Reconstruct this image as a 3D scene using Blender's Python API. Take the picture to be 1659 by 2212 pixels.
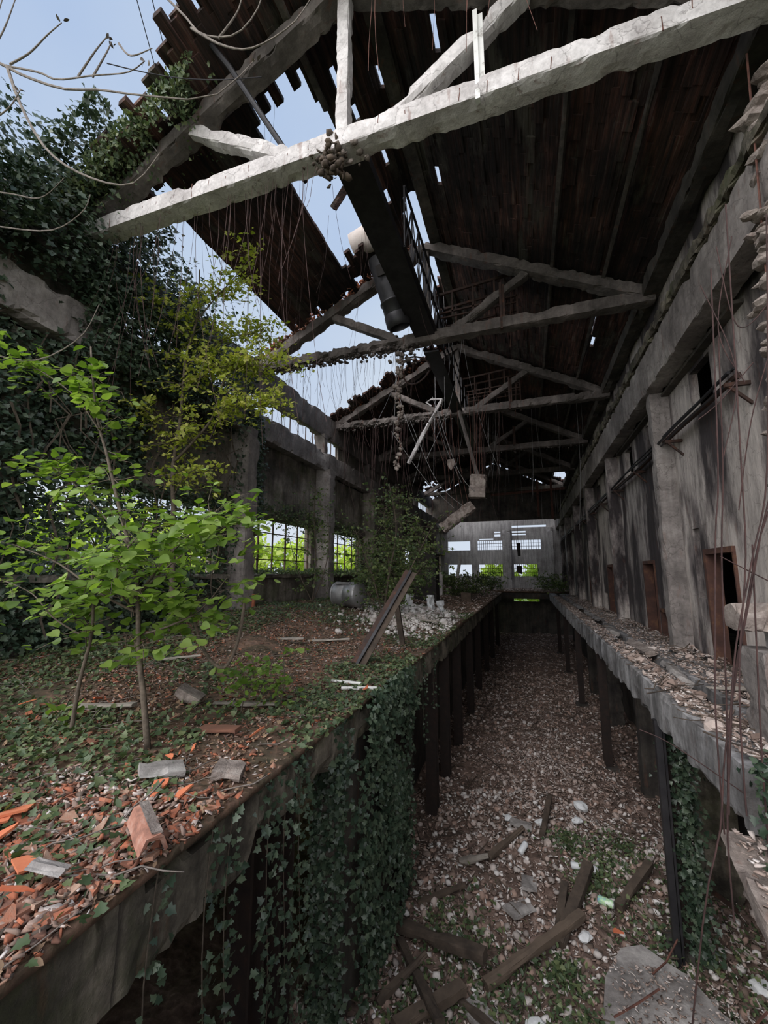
import bpy, math, random
import numpy as np
from mathutils import Vector, Matrix, noise

for o in list(bpy.data.objects): bpy.data.objects.remove(o)
S = bpy.context.scene
COL = S.collection
RNG = np.random.default_rng(7)
random.seed(7)

# ---------------------------------------------------------------- camera
PITCH = math.atan(132/900.0)
YAW = math.atan(308/math.hypot(900, 132))
cd = bpy.data.cameras.new('camera')
cam = bpy.data.objects.new('camera', cd); COL.objects.link(cam)
cd.sensor_fit = 'VERTICAL'; cd.sensor_height = 36.0; cd.sensor_width = 27.0
cd.lens = 900/2212*36.0
cd.clip_start = 0.05; cd.clip_end = 400
cam.location = (0, 0, 1.65)
cam.rotation_euler = (math.pi/2+PITCH, 0, YAW)
S.camera = cam

# ---------------------------------------------------------------- exposure, world, sun
S.view_settings.view_transform = 'Standard'
S.view_settings.look = 'None'
S.view_settings.gamma = 1
S.view_settings.use_curve_mapping = False
S.view_settings.exposure = 0.28
W = bpy.data.worlds.new('overcast_sky'); S.world = W; W.use_nodes = True
nt = W.node_tree; nt.nodes.clear()
def N(t, typ, **kw):
    n = t.nodes.new(typ)
    for k, v in kw.items():
        if k.startswith('i_'):
            key = k[2:]
            key = int(key) if key.isdigit() else key
            n.inputs[key].default_value = v
        else: setattr(n, k, v)
    return n
def ramp(t, fac, stops, interp='LINEAR'):
    r = t.nodes.new('ShaderNodeValToRGB'); r.color_ramp.interpolation = interp
    e = r.color_ramp.elements
    while len(e) < len(stops): e.new(0.5)
    for el, (p, c) in zip(e, stops):
        el.position = p; el.color = (c[0], c[1], c[2], 1) if not isinstance(c, (int, float)) else (c, c, c, 1)
    t.links.new(fac, r.inputs[0]); return r.outputs[0]
def mix(t, fac, a, b, mode='MIX'):
    m = N(t, 'ShaderNodeMixRGB', blend_type=mode)
    for i, v in ((0, fac), (1, a), (2, b)):
        if isinstance(v, (int, float)): m.inputs[i].default_value = v if i == 0 else (v, v, v, 1)
        elif isinstance(v, tuple): m.inputs[i].default_value = (*v, 1)
        else: t.links.new(v, m.inputs[i])
    return m.outputs[0]
tc = N(nt, 'ShaderNodeTexCoord')
sep = N(nt, 'ShaderNodeSeparateXYZ'); nt.links.new(tc.outputs['Generated'], sep.inputs[0])
cl = N(nt, 'ShaderNodeTexNoise', i_Scale=2.2, i_Detail=5.0, i_Roughness=0.5); nt.links.new(tc.outputs['Generated'], cl.inputs['Vector'])
cr = ramp(nt, cl.outputs[0], [(0.36, (0.42, 0.58, 0.88)), (0.66, (0.66, 0.78, 0.95))])
zr = ramp(nt, sep.outputs['Z'], [(0.0, (1.15, 1.16, 1.14)), (0.28, (0.90, 0.95, 1.0)), (0.62, (0.60, 0.74, 0.97)), (1.0, (0.5, 0.64, 0.92))])
mx = N(nt, 'ShaderNodeMixRGB', blend_type='MIX', i_0=0.5); nt.links.new(zr, mx.inputs[1]); nt.links.new(cr, mx.inputs[2])
# the bright part of the overcast lies behind the camera
br = ramp(nt, N(nt, 'ShaderNodeMath', operation='MULTIPLY_ADD', i_1=-0.5, i_2=0.5).outputs[0], [(0.0, 0), (1, 1)])
mm = nt.nodes[-2]; nt.links.new(sep.outputs['Y'], mm.inputs[0])
br2 = ramp(nt, mm.outputs[0], [(0.0, 0.37), (0.45, 0.37), (0.65, 0.72), (1.0, 1.0)])
st = N(nt, 'ShaderNodeMath', operation='MULTIPLY', i_1=1.9); nt.links.new(br2, st.inputs[0])
wf = ramp(nt, mm.outputs[0], [(0.5, 0), (0.75, 0.8)])
wm = mix(nt, wf, mx.outputs[0], (1.0, 0.965, 0.945))
bg = N(nt, 'ShaderNodeBackground'); nt.links.new(wm, bg.inputs[0]); nt.links.new(st.outputs[0], bg.inputs[1])
ow = N(nt, 'ShaderNodeOutputWorld'); nt.links.new(bg.outputs[0], ow.inputs[0])
sd = bpy.data.lights.new('veiled_sun', 'SUN'); sd.energy = 1.6; sd.angle = math.radians(50); sd.color = (1, 0.97, 0.955)
sun = bpy.data.objects.new('veiled_sun', sd); COL.objects.link(sun)
sun.rotation_euler = Vector((-0.55, -1.0, 1.05)).to_track_quat('Z', 'Y').to_euler()

# ---------------------------------------------------------------- materials
def newmat(name):
    m = bpy.data.materials.new(name); m.use_nodes = True
    t = m.node_tree; t.nodes.clear()
    out = N(t, 'ShaderNodeOutputMaterial'); b = N(t, 'ShaderNodeBsdfPrincipled')
    t.links.new(b.outputs[0], out.inputs[0])
    return m, t, b, out
def pos(t, scale=(1, 1, 1), space='Object'):
    c = N(t, 'ShaderNodeTexCoord'); mp = N(t, 'ShaderNodeMapping'); mp.inputs['Scale'].default_value = scale
    t.links.new(c.outputs[space], mp.inputs[0]); return mp.outputs[0]
def tex(t, vec, scale, detail=6, rough=0.6):
    n = N(t, 'ShaderNodeTexNoise', i_Scale=scale, i_Detail=detail, i_Roughness=rough); t.links.new(vec, n.inputs['Vector']); return n.outputs[0]
def bump(t, b, h, strength=0.5, dist=0.02):
    n = N(t, 'ShaderNodeBump', i_Strength=strength, i_Distance=dist); t.links.new(h, n.inputs['Height']); t.links.new(n.outputs[0], b.inputs['Normal'])
def concrete(name, light, mid, dark, streak=0.6, rust=0.0, lo=0.35, hi=0.62, big=0.5, moss=0.0, bumpd=0.02, zs=1.0, crack=0.0, lines=0.0):
    m, t, b, _ = newmat(name)
    p = pos(t, (1, 1, zs)); ps = pos(t, (1, 1, 0.12))
    n1 = tex(t, p, big, 8, 0.65); n2 = tex(t, ps, 5.0, 6, 0.6); n3 = tex(t, p, 14, 8, 0.7)
    c = ramp(t, n1, [(lo, dark), (0.5, mid), (hi, light)])
    s = ramp(t, n2, [(0.38, 0.25), (0.60, 1.0)])
    c = mix(t, streak, c, mix(t, 1.0, c, s, 'MULTIPLY'))
    g = ramp(t, n3, [(0.3, 0.6), (0.6, 1.0)])
    c = mix(t, 0.8, c, g, 'MULTIPLY')
    if rust:
        r = ramp(t, tex(t, pos(t, (2.2, 2.2, 0.5)), 3.1, 4, 0.6), [(0.60, 0.0), (0.68, rust)])
        c = mix(t, r, c, (0.16, 0.055, 0.03))
    if moss:
        r = ramp(t, tex(t, p, 1.3, 7, 0.7), [(0.50, 0.0), (0.64, moss)])
        c = mix(t, r, c, (0.07, 0.085, 0.03))
    if crack:
        w = N(t, 'ShaderNodeVectorMath', operation='ADD'); nd = N(t, 'ShaderNodeTexNoise', i_Scale=3.0, i_Detail=4.0)
        pp = pos(t); t.links.new(pp, nd.inputs['Vector']); ns = N(t, 'ShaderNodeVectorMath', operation='SCALE'); ns.inputs['Scale'].default_value = 0.5
        t.links.new(nd.outputs['Color'], ns.inputs[0]); t.links.new(pp, w.inputs[0]); t.links.new(ns.outputs[0], w.inputs[1])
        v = N(t, 'ShaderNodeTexVoronoi', feature='DISTANCE_TO_EDGE', i_Scale=1.7); t.links.new(w.outputs[0], v.inputs['Vector'])
        k_ = ramp(t, v.outputs['Distance'], [(0.004, crack), (0.013, 0.0)])
        c = mix(t, k_, c, (0.04, 0.03, 0.028))
    if lines:
        wv = N(t, 'ShaderNodeTexWave', wave_type='BANDS', bands_direction='Y', wave_profile='SAW', i_Scale=0.22*1.5, i_Distortion=0.6, i_Detail=2.0); t.links.new(pos(t), wv.inputs['Vector'])
        c = mix(t, ramp(t, wv.outputs[0], [(0.0, lines), (0.035, 0.0)]), c, (0.025, 0.02, 0.016))
    t.links.new(c, b.inputs['Base Color']); b.inputs['Roughness'].default_value = 0.93
    bump(t, b, mix(t, 0.5, n3, tex(t, p, 45, 6, 0.7)), 0.7, bumpd)
    return m
M = {}
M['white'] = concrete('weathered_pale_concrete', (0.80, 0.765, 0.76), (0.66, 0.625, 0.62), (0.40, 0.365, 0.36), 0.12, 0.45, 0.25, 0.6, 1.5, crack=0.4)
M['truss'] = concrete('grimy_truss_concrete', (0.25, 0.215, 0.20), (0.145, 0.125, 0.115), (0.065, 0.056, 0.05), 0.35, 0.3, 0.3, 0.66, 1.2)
M['beam'] = concrete('crane_beam_concrete', (0.44, 0.40, 0.375), (0.28, 0.25, 0.235), (0.12, 0.105, 0.10), 0.3, 0.25, 0.3, 0.64, 0.9, crack=0.4)
M['wallr'] = concrete('sooty_plaster', (0.60, 0.54, 0.50), (0.27, 0.235, 0.225), (0.060, 0.050, 0.052), 0.45, 0.25, 0.45, 0.55, 0.62, zs=0.28, crack=0.35)
M['walll'] = concrete('stained_plaster', (0.40, 0.36, 0.31), (0.21, 0.18, 0.155), (0.08, 0.07, 0.06), 0.65, 0.3, 0.38, 0.62, 0.7, 0.5)
M['dark'] = concrete('basement_and_shade_concrete', (0.14, 0.12, 0.10), (0.085, 0.075, 0.065), (0.035, 0.03, 0.028), 0.5, 0.3, 0.35, 0.65, 0.9)
M['edge'] = concrete('mossy_slab_edge', (0.32, 0.28, 0.22), (0.17, 0.15, 0.115), (0.05, 0.043, 0.034), 0.7, 0.25, 0.36, 0.62, 1.9, 0.55, 0.05, lines=0.9)
M['edger'] = concrete('pale_slab_edge', (0.50, 0.49, 0.50), (0.34, 0.33, 0.33), (0.14, 0.13, 0.125), 0.75, 0.1, 0.33, 0.6, 1.1)
M['far'] = concrete('far_panel_concrete', (0.62, 0.60, 0.60), (0.5, 0.48, 0.48), (0.35, 0.33, 0.33), 0.5, 0.1)
M['lump'] = concrete('rubble_concrete', (0.50, 0.43, 0.385), (0.33, 0.275, 0.245), (0.15, 0.115, 0.10), 0.0, 0.3, 0.3, 0.65, 5.0, 0.0, 0.08)
M['slabgrey'] = concrete('fallen_slab_concrete', (0.50, 0.47, 0.45), (0.34, 0.315, 0.30), (0.18, 0.16, 0.15), 0.1, 0.1, 0.33, 0.62, 1.6)

def roofmat():
    m, t, b, _ = newmat('sooty_clay_plank_roof')
    p = pos(t)
    rows = tex(t, pos(t, (9.0, 0.55, 9.0)), 1.4, 4, 0.6)
    c = ramp(t, rows, [(0.32, (0.024, 0.016, 0.014)), (0.5, (0.070, 0.038, 0.031)), (0.60, (0.15, 0.063, 0.048)), (0.68, (0.20, 0.145, 0.115))])
    soot = ramp(t, tex(t, p, 0.35, 6, 0.65), [(0.42, 0.16), (0.64, 1.0)])
    c = mix(t, 1.0, c, soot, 'MULTIPLY')
    pl = ramp(t, tex(t, pos(t, (1.6, 0.4, 1.6)), 1.0, 6, 0.7), [(0.54, 0.0), (0.64, 0.8)])
    c = mix(t, pl, c, (0.075, 0.070, 0.056))
    t.links.new(c, b.inputs['Base Color']); b.inputs['Roughness'].default_value = 0.95
    bump(t, b, tex(t, pos(t, (24, 1.2, 24)), 1.0, 3, 0.6), 0.8, 0.03)
    return m
M['roof'] = roofmat()
def simple(name, stops, scale=6, rough=0.9, metal=0.0, bs=0.5, bd=0.01, isl=0.0, stretch=(1, 1, 1), space='Object'):
    m, t, b, _ = newmat(name)
    p = pos(t, stretch, space)
    n = tex(t, p, scale, 7, 0.65)
    if isl:
        g = N(t, 'ShaderNodeNewGeometry'); oi = N(t, 'ShaderNodeObjectInfo')
        ad = N(t, 'ShaderNodeMath', operation='ADD'); t.links.new(g.outputs['Random Per Island'], ad.inputs[0]); t.links.new(oi.outputs['Random'], ad.inputs[1])
        fr = N(t, 'ShaderNodeMath', operation='FRACT'); t.links.new(ad.outputs[0], fr.inputs[0])
        nm = N(t, 'ShaderNodeMath', operation='MULTIPLY_ADD', i_1=isl); t.links.new(fr.outputs[0], nm.inputs[0])
        sc = N(t, 'ShaderNodeMath', operation='MULTIPLY', i_1=1-isl); t.links.new(n, sc.inputs[0]); t.links.new(sc.outputs[0], nm.inputs[2]); fac = nm.outputs[0]
    else: fac = n
    c = ramp(t, fac, stops)
    t.links.new(c, b.inputs['Base Color']); b.inputs['Roughness'].default_value = rough; b.inputs['Metallic'].default_value = metal
    bump(t, b, n, bs, bd)
    return m
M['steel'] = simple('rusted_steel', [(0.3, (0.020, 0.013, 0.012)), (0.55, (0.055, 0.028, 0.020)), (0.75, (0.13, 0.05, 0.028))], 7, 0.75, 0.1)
M['rebar'] = simple('rebar_rust', [(0.3, (0.05, 0.022, 0.018)), (0.7, (0.16, 0.065, 0.045))], 9, 0.85)
M['doorsteel'] = simple('red_rust_door_frame', [(0.35, (0.045, 0.022, 0.018)), (0.54, (0.085, 0.038, 0.027)), (0.72, (0.20, 0.10, 0.045))], 2.5, 0.85)
M['darkmetal'] = simple('sooty_sheet_metal', [(0.3, (0.022, 0.022, 0.026)), (0.7, (0.06, 0.058, 0.062))], 3, 0.5, 0.5)
M['galv'] = simple('galvanized_sheet', [(0.3, (0.22, 0.22, 0.22)), (0.7, (0.48, 0.47, 0.48))], 3, 0.45, 0.6)
M['paintw'] = simple('chipped_white_paint', [(0.35, (0.25, 0.22, 0.2)), (0.45, (0.72, 0.72, 0.70)), (0.7, (0.82, 0.82, 0.80))], 5, 0.7)
M['wood'] = simple('old_dark_timber', [(0.3, (0.035, 0.026, 0.020)), (0.7, (0.13, 0.095, 0.07))], 5, 0.9, stretch=(1, 1, 1), isl=0.3)
M['woodg'] = simple('grey_weathered_board', [(0.3, (0.16, 0.14, 0.12)), (0.7, (0.42, 0.38, 0.33))], 5, 0.9, isl=0.3)
M['terra'] = simple('terracotta', [(0.12, (0.10, 0.055, 0.042)), (0.36, (0.21, 0.095, 0.062)), (0.58, (0.40, 0.13, 0.068)), (0.74, (0.34, 0.20, 0.14)), (0.9, (0.50, 0.36, 0.28))], 9, 0.95, isl=0.65)
M['terrabright'] = simple('bright_terracotta', [(0.3, (0.50, 0.13, 0.06)), (0.7, (0.66, 0.21, 0.10))], 9, 0.95, isl=0.3)
M['chips'] = simple('mixed_rubble_chips', [(0.12, (0.10, 0.075, 0.058)), (0.33, (0.22, 0.155, 0.125)), (0.52, (0.37, 0.25, 0.20)), (0.70, (0.47, 0.38, 0.34)), (0.86, (0.70, 0.65, 0.62))], 8, 0.95, isl=0.75)
M['palechips'] = simple('pale_rubble_chips', [(0.12, (0.15, 0.105, 0.085)), (0.4, (0.30, 0.225, 0.19)), (0.65, (0.43, 0.345, 0.305)), (0.88, (0.66, 0.61, 0.58))], 8, 0.95, isl=0.75)
M['litter'] = simple('dry_leaf_litter', [(0.2, (0.06, 0.04, 0.025)), (0.5, (0.15, 0.09, 0.055)), (0.8, (0.28, 0.19, 0.12))], 8, 0.95, isl=0.8)
M['whitechips'] = simple('whitish_rubble_chips', [(0.12, (0.25, 0.21, 0.19)), (0.4, (0.45, 0.40, 0.37)), (0.85, (0.75, 0.72, 0.70))], 8, 0.95, isl=0.75)
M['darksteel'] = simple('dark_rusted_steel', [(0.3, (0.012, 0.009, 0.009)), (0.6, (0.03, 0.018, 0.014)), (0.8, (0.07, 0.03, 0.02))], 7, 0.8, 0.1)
M['wire'] = simple('thin_brown_wire', [(0.3, (0.028, 0.016, 0.016)), (0.7, (0.075, 0.038, 0.034))], 9, 0.9)
M['white_stone'] = simple('white_plaster_lump', [(0.3, (0.5, 0.5, 0.5)), (0.7, (0.82, 0.84, 0.86))], 6, 0.9)
M['bark'] = simple('sapling_bark', [(0.3, (0.05, 0.038, 0.028)), (0.7, (0.15, 0.12, 0.09))], 18, 0.9)
M['barkl'] = simple('pale_branch_bark', [(0.3, (0.10, 0.085, 0.075)), (0.7, (0.28, 0.24, 0.21))], 18, 0.9)
def soil(name, stops, scale):
    m, t, b, _ = newmat(name)
    p = pos(t); n = tex(t, p, scale, 10, 0.75); v = N(t, 'ShaderNodeTexVoronoi', i_Scale=9.0); t.links.new(p, v.inputs['Vector'])
    c = ramp(t, n, stops); sp = ramp(t, v.outputs['Distance'], [(0.1, 0.55), (0.6, 1.1)])
    c = mix(t, 0.8, c, sp, 'MULTIPLY')
    t.links.new(c, b.inputs['Base Color']); b.inputs['Roughness'].default_value = 1.0
    bump(t, b, mix(t, 0.5, n, v.outputs['Distance']), 1.0, 0.05)
    return m
M['soil'] = soil('littered_soil', [(0.36, (0.045, 0.040, 0.022)), (0.46, (0.10, 0.072, 0.045)), (0.55, (0.17, 0.10, 0.068)), (0.66, (0.22, 0.15, 0.11))], 2.4)
M['pitsoil'] = soil('pit_rubble_soil', [(0.34, (0.065, 0.045, 0.034)), (0.48, (0.15, 0.10, 0.08)), (0.60, (0.24, 0.17, 0.14)), (0.70, (0.36, 0.29, 0.26))], 3.0)
M['grass'] = soil('outside_grass', [(0.35, (0.05, 0.10, 0.02)), (0.65, (0.16, 0.26, 0.05))], 1.4)
def leafmat(name, a, b_, c_, trans=0.35, rough=0.55):
    m, t, b, out = newmat(name)
    g = N(t, 'ShaderNodeNewGeometry')
    c = ramp(t, g.outputs['Random Per Island'], [(0.0, a), (0.55, b_), (1.0, c_)])
    t.links.new(c, b.inputs['Base Color']); b.inputs['Roughness'].default_value = rough
    tr = N(t, 'ShaderNodeBsdfTranslucent'); t.links.new(mix(t, 1.0, c, (1.25, 1.35, 0.6), 'MULTIPLY'), tr.inputs[0])
    ms = N(t, 'ShaderNodeMixShader', i_0=trans); t.links.new(b.outputs[0], ms.inputs[1]); t.links.new(tr.outputs[0], ms.inputs[2]); t.links.new(ms.outputs[0], out.inputs[0])
    return m
M['ivy'] = leafmat('ivy_leaf', (0.022, 0.042, 0.026), (0.045, 0.075, 0.045), (0.10, 0.135, 0.085), 0.12, 0.42)
M['ivyg'] = leafmat('ground_ivy_leaf', (0.045, 0.075, 0.035), (0.085, 0.125, 0.055), (0.17, 0.20, 0.09), 0.2, 0.5)
M['lime'] = leafmat('lime_leaf', (0.085, 0.16, 0.02), (0.18, 0.29, 0.045), (0.34, 0.46, 0.13), 0.45, 0.45)
M['maple'] = leafmat('yellow_green_leaf', (0.20, 0.26, 0.03), (0.38, 0.43, 0.06), (0.58, 0.56, 0.16), 0.5, 0.5)
M['vine'] = leafmat('vine_leaf', (0.045, 0.08, 0.03), (0.10, 0.15, 0.05), (0.22, 0.27, 0.10), 0.35, 0.5)
M['outleaf'] = leafmat('sunny_outdoor_leaf', (0.34, 0.46, 0.05), (0.58, 0.70, 0.12), (0.80, 0.86, 0.34), 0.5, 0.6)
M['canw'] = simple('faded_white_can', [(0.3, (0.55, 0.58, 0.6)), (0.7, (0.8, 0.82, 0.84))], 6, 0.4)
M['canb'] = simple('blue_green_can', [(0.35, (0.15, 0.35, 0.65)), (0.5, (0.45, 0.7, 0.35)), (0.65, (0.8, 0.85, 0.85))], 12, 0.35)
M['clay'] = simple('dusty_clay_block', [(0.35, (0.20, 0.10, 0.075)), (0.5, (0.36, 0.17, 0.12)), (0.7, (0.48, 0.33, 0.27))], 7, 0.95)
M['black'] = simple('near_black', [(0.3, (0.012, 0.011, 0.011)), (0.7, (0.035, 0.03, 0.028))], 3, 0.95)  # even near-black tone for side-room walls, hatch, cabinet and hung scraps

# ---------------------------------------------------------------- geometry helpers
class MB:
    def __init__(s): s.v = []; s.f = []; s.n = 0
    def add(s, v, f):
        s.v.append(np.asarray(v, float).reshape(-1, 3)); n = s.n
        s.f.extend([tuple(i+n for i in q) for q in f]); s.n += len(s.v[-1])
    def box(s, lo, hi, jit=0.0):
        x0, y0, z0 = lo; x1, y1, z1 = hi
        v = np.array([(x0, y0, z0), (x1, y0, z0), (x1, y1, z0), (x0, y1, z0), (x0, y0, z1), (x1, y0, z1), (x1, y1, z1), (x0, y1, z1)], float)
        if jit: v += RNG.normal(0, jit, v.shape)
        s.add(v, [(0, 3, 2, 1), (4, 5, 6, 7), (0, 1, 5, 4), (1, 2, 6, 5), (2, 3, 7, 6), (3, 0, 4, 7)])
    def bar(s, a, b, w, h, up=(0, 0, 1)):
        a = Vector(a); b = Vector(b); d = (b-a).normalized(); u = Vector(up)
        if abs(d.dot(u)) > 0.98: u = Vector((1, 0, 0))
        r = d.cross(u).normalized()*w/2; u = r.cross(d).normalized()*h/2
        s.add([a-r-u, a+r-u, a+r+u, a-r+u, b-r-u, b+r-u, b+r+u, b-r+u], [(0, 3, 2, 1), (4, 5, 6, 7), (0, 1, 5, 4), (1, 2, 6, 5), (2, 3, 7, 6), (3, 0, 4, 7)])
    def tube(s, pts, r, k=6, r2=None, cap=True):
        pts = [Vector(p) for p in pts]; n = len(pts); V = []; F = []
        d0 = (pts[1]-pts[0]).normalized(); u = d0.orthogonal().normalized()
        for i, p in enumerate(pts):
            d = (pts[min(i+1, n-1)]-pts[max(i-1, 0)]).normalized()
            u = (u-d*u.dot(d)).normalized(); w = d.cross(u)
            rr = r if r2 is None else r+(r2-r)*i/(n-1)
            for j in range(k):
                a = 2*math.pi*j/k; V.append(p+(u*math.cos(a)+w*math.sin(a))*rr)
        for i in range(n-1):
            for j in range(k):
                F.append((i*k+j, i*k+(j+1) % k, (i+1)*k+(j+1) % k, (i+1)*k+j))
        if cap: F.append(tuple(range(k-1, -1, -1))); F.append(tuple(range((n-1)*k, n*k)))
        s.add(V, F)
    def beam(s, a, b, w, h, seg=0.15, rough=0.012, chip=0.06, up=(0, 0, 1), seed=0.0, freq=2.5):
        """rectangular concrete member with spalled corners"""
        a = Vector(a); b = Vector(b); L = (b-a).length; d = (b-a)/L; u = Vector(up)
        if abs(d.dot(u)) > 0.98: u = Vector((0, 1, 0))
        r = d.cross(u).normalized(); u = r.cross(d).normalized()
        n = max(2, int(L/seg)); ring = []
        q = [(-1, -1), (-.8, -1), (0, -1), (.8, -1), (1, -1), (1, -.7), (1, 0), (1, .7), (1, 1), (.8, 1), (0, 1), (-.8, 1), (-1, 1), (-1, .7), (-1, 0), (-1, -.7)]
        k = len(q); V = []; F = []
        for i in range(n+1):
            t = L*i/n; c = a+d*t
            for (x, y) in q:
                co = abs(x*y)
                p = c+r*x*w/2+u*y*h/2
                nz = noise.noise(p*freq+Vector((seed, seed*.7, 3)))
                nf = noise.noise(p*9+Vector((seed, 1, 3)))
                nh = noise.noise(p*6.5+Vector((seed, 2, 8)))
                e_ = chip*(max(0, nz-0.08)*3+max(0, nh-0.1)*1.6)*co*co+rough*nf*(0.2+0.7*co)
                V.append(c+r*(x*w/2-math.copysign(min(e_, w*.4), x)*abs(x))+u*(y*h/2-math.copysign(min(e_, h*.4), y)*abs(y)))
        for i in range(n):
            for j in range(k): F.append((i*k+j, i*k+(j+1) % k, (i+1)*k+(j+1) % k, (i+1)*k+j))
        F.append(tuple(range(k-1, -1, -1))); F.append(tuple(range(n*k, (n+1)*k)))
        s.add(V, F)
    def build(s, name, mat, parent=None, smooth=False):
        me = bpy.data.meshes.new(name)
        v = np.concatenate(s.v) if s.v else np.zeros((0, 3))
        me.from_pydata(v.tolist(), [], s.f); me.update()
        if smooth: me.polygons.foreach_set('use_smooth', [True]*len(me.polygons))
        me.materials.append(mat)
        o = bpy.data.objects.new(name, me); COL.objects.link(o)
        if parent is not None: o.parent = parent
        return o
def fix(o):
    """outward normals"""
    import bmesh
    bm = bmesh.new(); bm.from_mesh(o.data); bmesh.ops.recalc_face_normals(bm, faces=bm.faces); bm.to_mesh(o.data); bm.free(); return o
def empty(name, loc=(0, 0, 0), rz=0.0):
    o = bpy.data.objects.new(name, None); COL.objects.link(o); o.location = loc; o.rotation_euler = (0, 0, rz); o.empty_display_size = 0.2; return o
def tag(o, label, cat, group=None, kind=None):
    o['label'] = label; o['category'] = cat
    if group: o['group'] = group
    if kind: o['kind'] = kind
    return o
def struct(o): o['kind'] = 'structure'; return o
def recenter(o, c):
    """move origin of a mesh object to c without moving the mesh"""
    c = Vector(c); o.data.transform(Matrix.Translation(-c)); o.location = c; return o
def rotmats(N_, ax=None, tilt=1.0, up=None):
    """random rotations; z axis tilted from up by ~tilt rad, random spin"""
    sp = RNG.uniform(0, 2*np.pi, N_)
    if up is None: up = np.tile([0., 0, 1], (N_, 1))
    n = up+RNG.normal(0, tilt, (N_, 3)); n /= np.linalg.norm(n, axis=1)[:, None]
    a = np.cross(n, [0.31, 0.2, 0.93]); a /= np.linalg.norm(a, axis=1)[:, None]+1e-9
    b = np.cross(n, a)
    x = a*np.cos(sp)[:, None]+b*np.sin(sp)[:, None]; y = np.cross(n, x)
    return np.stack([x, y, n], axis=2)
def scatter(name, templ, P, R_, sc, mat, parent=None, smooth=False):
    P = np.asarray(P, float); n = len(P)
    sc = np.asarray(sc, float)
    if sc.ndim == 1: sc = np.repeat(sc[:, None], 3, axis=1)
    which = RNG.integers(0, len(templ), n); VV = []; loops = []; starts = []; tot = []; base = 0; ls = 0
    for k, (tv, tf) in enumerate(templ):
        idx = np.where(which == k)[0]
        if len(idx) == 0: continue
        tv = np.asarray(tv, float)
        v = tv[None]*sc[idx][:, None, :]
        v = np.einsum('nij,nkj->nki', R_[idx], v)+P[idx][:, None, :]
        VV.append(v.reshape(-1, 3)); m = len(tv)
        fl = np.concatenate([np.array(q) for q in tf]); ln = np.array([len(q) for q in tf])
        off = base+np.arange(len(idx))*m
        loops.append((fl[None]+off[:, None]).reshape(-1))
        tot.append(np.tile(ln, len(idx))); base += m*len(idx)
    V = np.concatenate(VV); Lp = np.concatenate(loops).astype(np.int32); T = np.concatenate(tot).astype(np.int32)
    St = np.concatenate([[0], np.cumsum(T)[:-1]]).astype(np.int32)
    me = bpy.data.meshes.new(name)
    me.vertices.add(len(V)); me.vertices.foreach_set('co', V.astype(np.float32).ravel())
    me.loops.add(len(Lp)); me.loops.foreach_set('vertex_index', Lp)
    me.polygons.add(len(T)); me.polygons.foreach_set('loop_start', St); me.polygons.foreach_set('loop_total', T)
    if smooth: me.polygons.foreach_set('use_smooth', np.ones(len(T), bool))
    me.update(calc_edges=True); me.validate()
    me.materials.append(mat)
    o = bpy.data.objects.new(name, me); COL.objects.link(o)
    if parent is not None: o.parent = parent
    return o
# leaf templates (unit length along +x, base at origin)
def leaf_t(outline, fold=0.15, droop=0.12):
    v = [(0, 0, 0), (0.5, 0, -droop*0.25), (1.0, 0, -droop)]
    L_ = [(x, y, -fold*0+abs(y)*fold-droop*x*x) for x, y in outline]
    Rr = [(x, -y, abs(y)*fold-droop*x*x) for x, y in outline]
    v += L_+Rr; n = len(outline)
    a = list(range(3, 3+n)); b = list(range(3+n, 3+2*n))
    return (v, [tuple([0, 1, 2]+a[::-1]), tuple([2, 1, 0]+b)])
HEART = leaf_t([(-0.06, 0.18), (0.05, 0.38), (0.3, 0.47), (0.58, 0.38), (0.82, 0.17)])
IVY = leaf_t([(-0.08, 0.15), (0.02, 0.48), (0.28, 0.28), (0.48, 0.42), (0.66, 0.18)])
OVAL = leaf_t([(0.12, 0.12), (0.38, 0.25), (0.7, 0.2)])
MAPLE = leaf_t([(0.0, 0.3), (0.22, 0.22), (0.42, 0.5), (0.58, 0.2), (0.8, 0.2)])
def shard_t(seed, thick=0.14, n=6, asp=0.6):
    r = random.Random(seed); a = sorted(r.uniform(0, 2*math.pi) for _ in range(n))
    pts = [(math.cos(t)*r.uniform(.7, 1)*0.5, math.sin(t)*r.uniform(.7, 1)*0.5*asp) for t in a]
    c = r.uniform(-0.1, 0.25)
    v = [(x, y, thick/2-c*y*y*2) for x, y in pts]+[(x*.97, y*.97, -thick/2-c*y*y*2) for x, y in pts]
    f = [tuple(range(n)), tuple(range(2*n-1, n-1, -1))]+[(i, i+n, (i+1) % n+n, (i+1) % n) for i in range(n)]
    return (v, f)
SHARDS = [shard_t(i, 0.12, 5+i % 3, 0.45+0.1*(i % 4)) for i in range(8)]
FLAKES = [shard_t(i+50, 0.05, 5+i % 3, 0.35+0.1*(i % 3)) for i in range(6)]
def rock_t(seed, sub=1):
    import bmesh
    bm = bmesh.new(); bmesh.ops.create_icosphere(bm, subdivisions=sub, radius=0.5)
    r = random.Random(seed); off = Vector((r.uniform(0, 50),)*3)
    for v in bm.verts:
        v.co *= 1+0.42*noise.noise(v.co*2.3+off)+r.uniform(-.08, .08)*(2 if sub == 1 else 1); v.co.z *= 0.7
    V = [tuple(v.co) for v in bm.verts]; F = [tuple(v.index for v in f.verts) for f in bm.faces]; bm.free(); return (V, F)
ROCKS = [rock_t(i) for i in range(6)]
ROCKS2 = [rock_t(i+20, 2) for i in range(6)]
def twig_t(seed):
    mb = MB(); r = random.Random(seed); p = [(-0.5+i/5, r.uniform(-.04, .04), r.uniform(-.02, .04)) for i in range(6)]
    mb.tube(p, 0.012, 4, 0.006); return (np.concatenate(mb.v), mb.f)
TWIGS = [twig_t(i) for i in range(5)]
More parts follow.
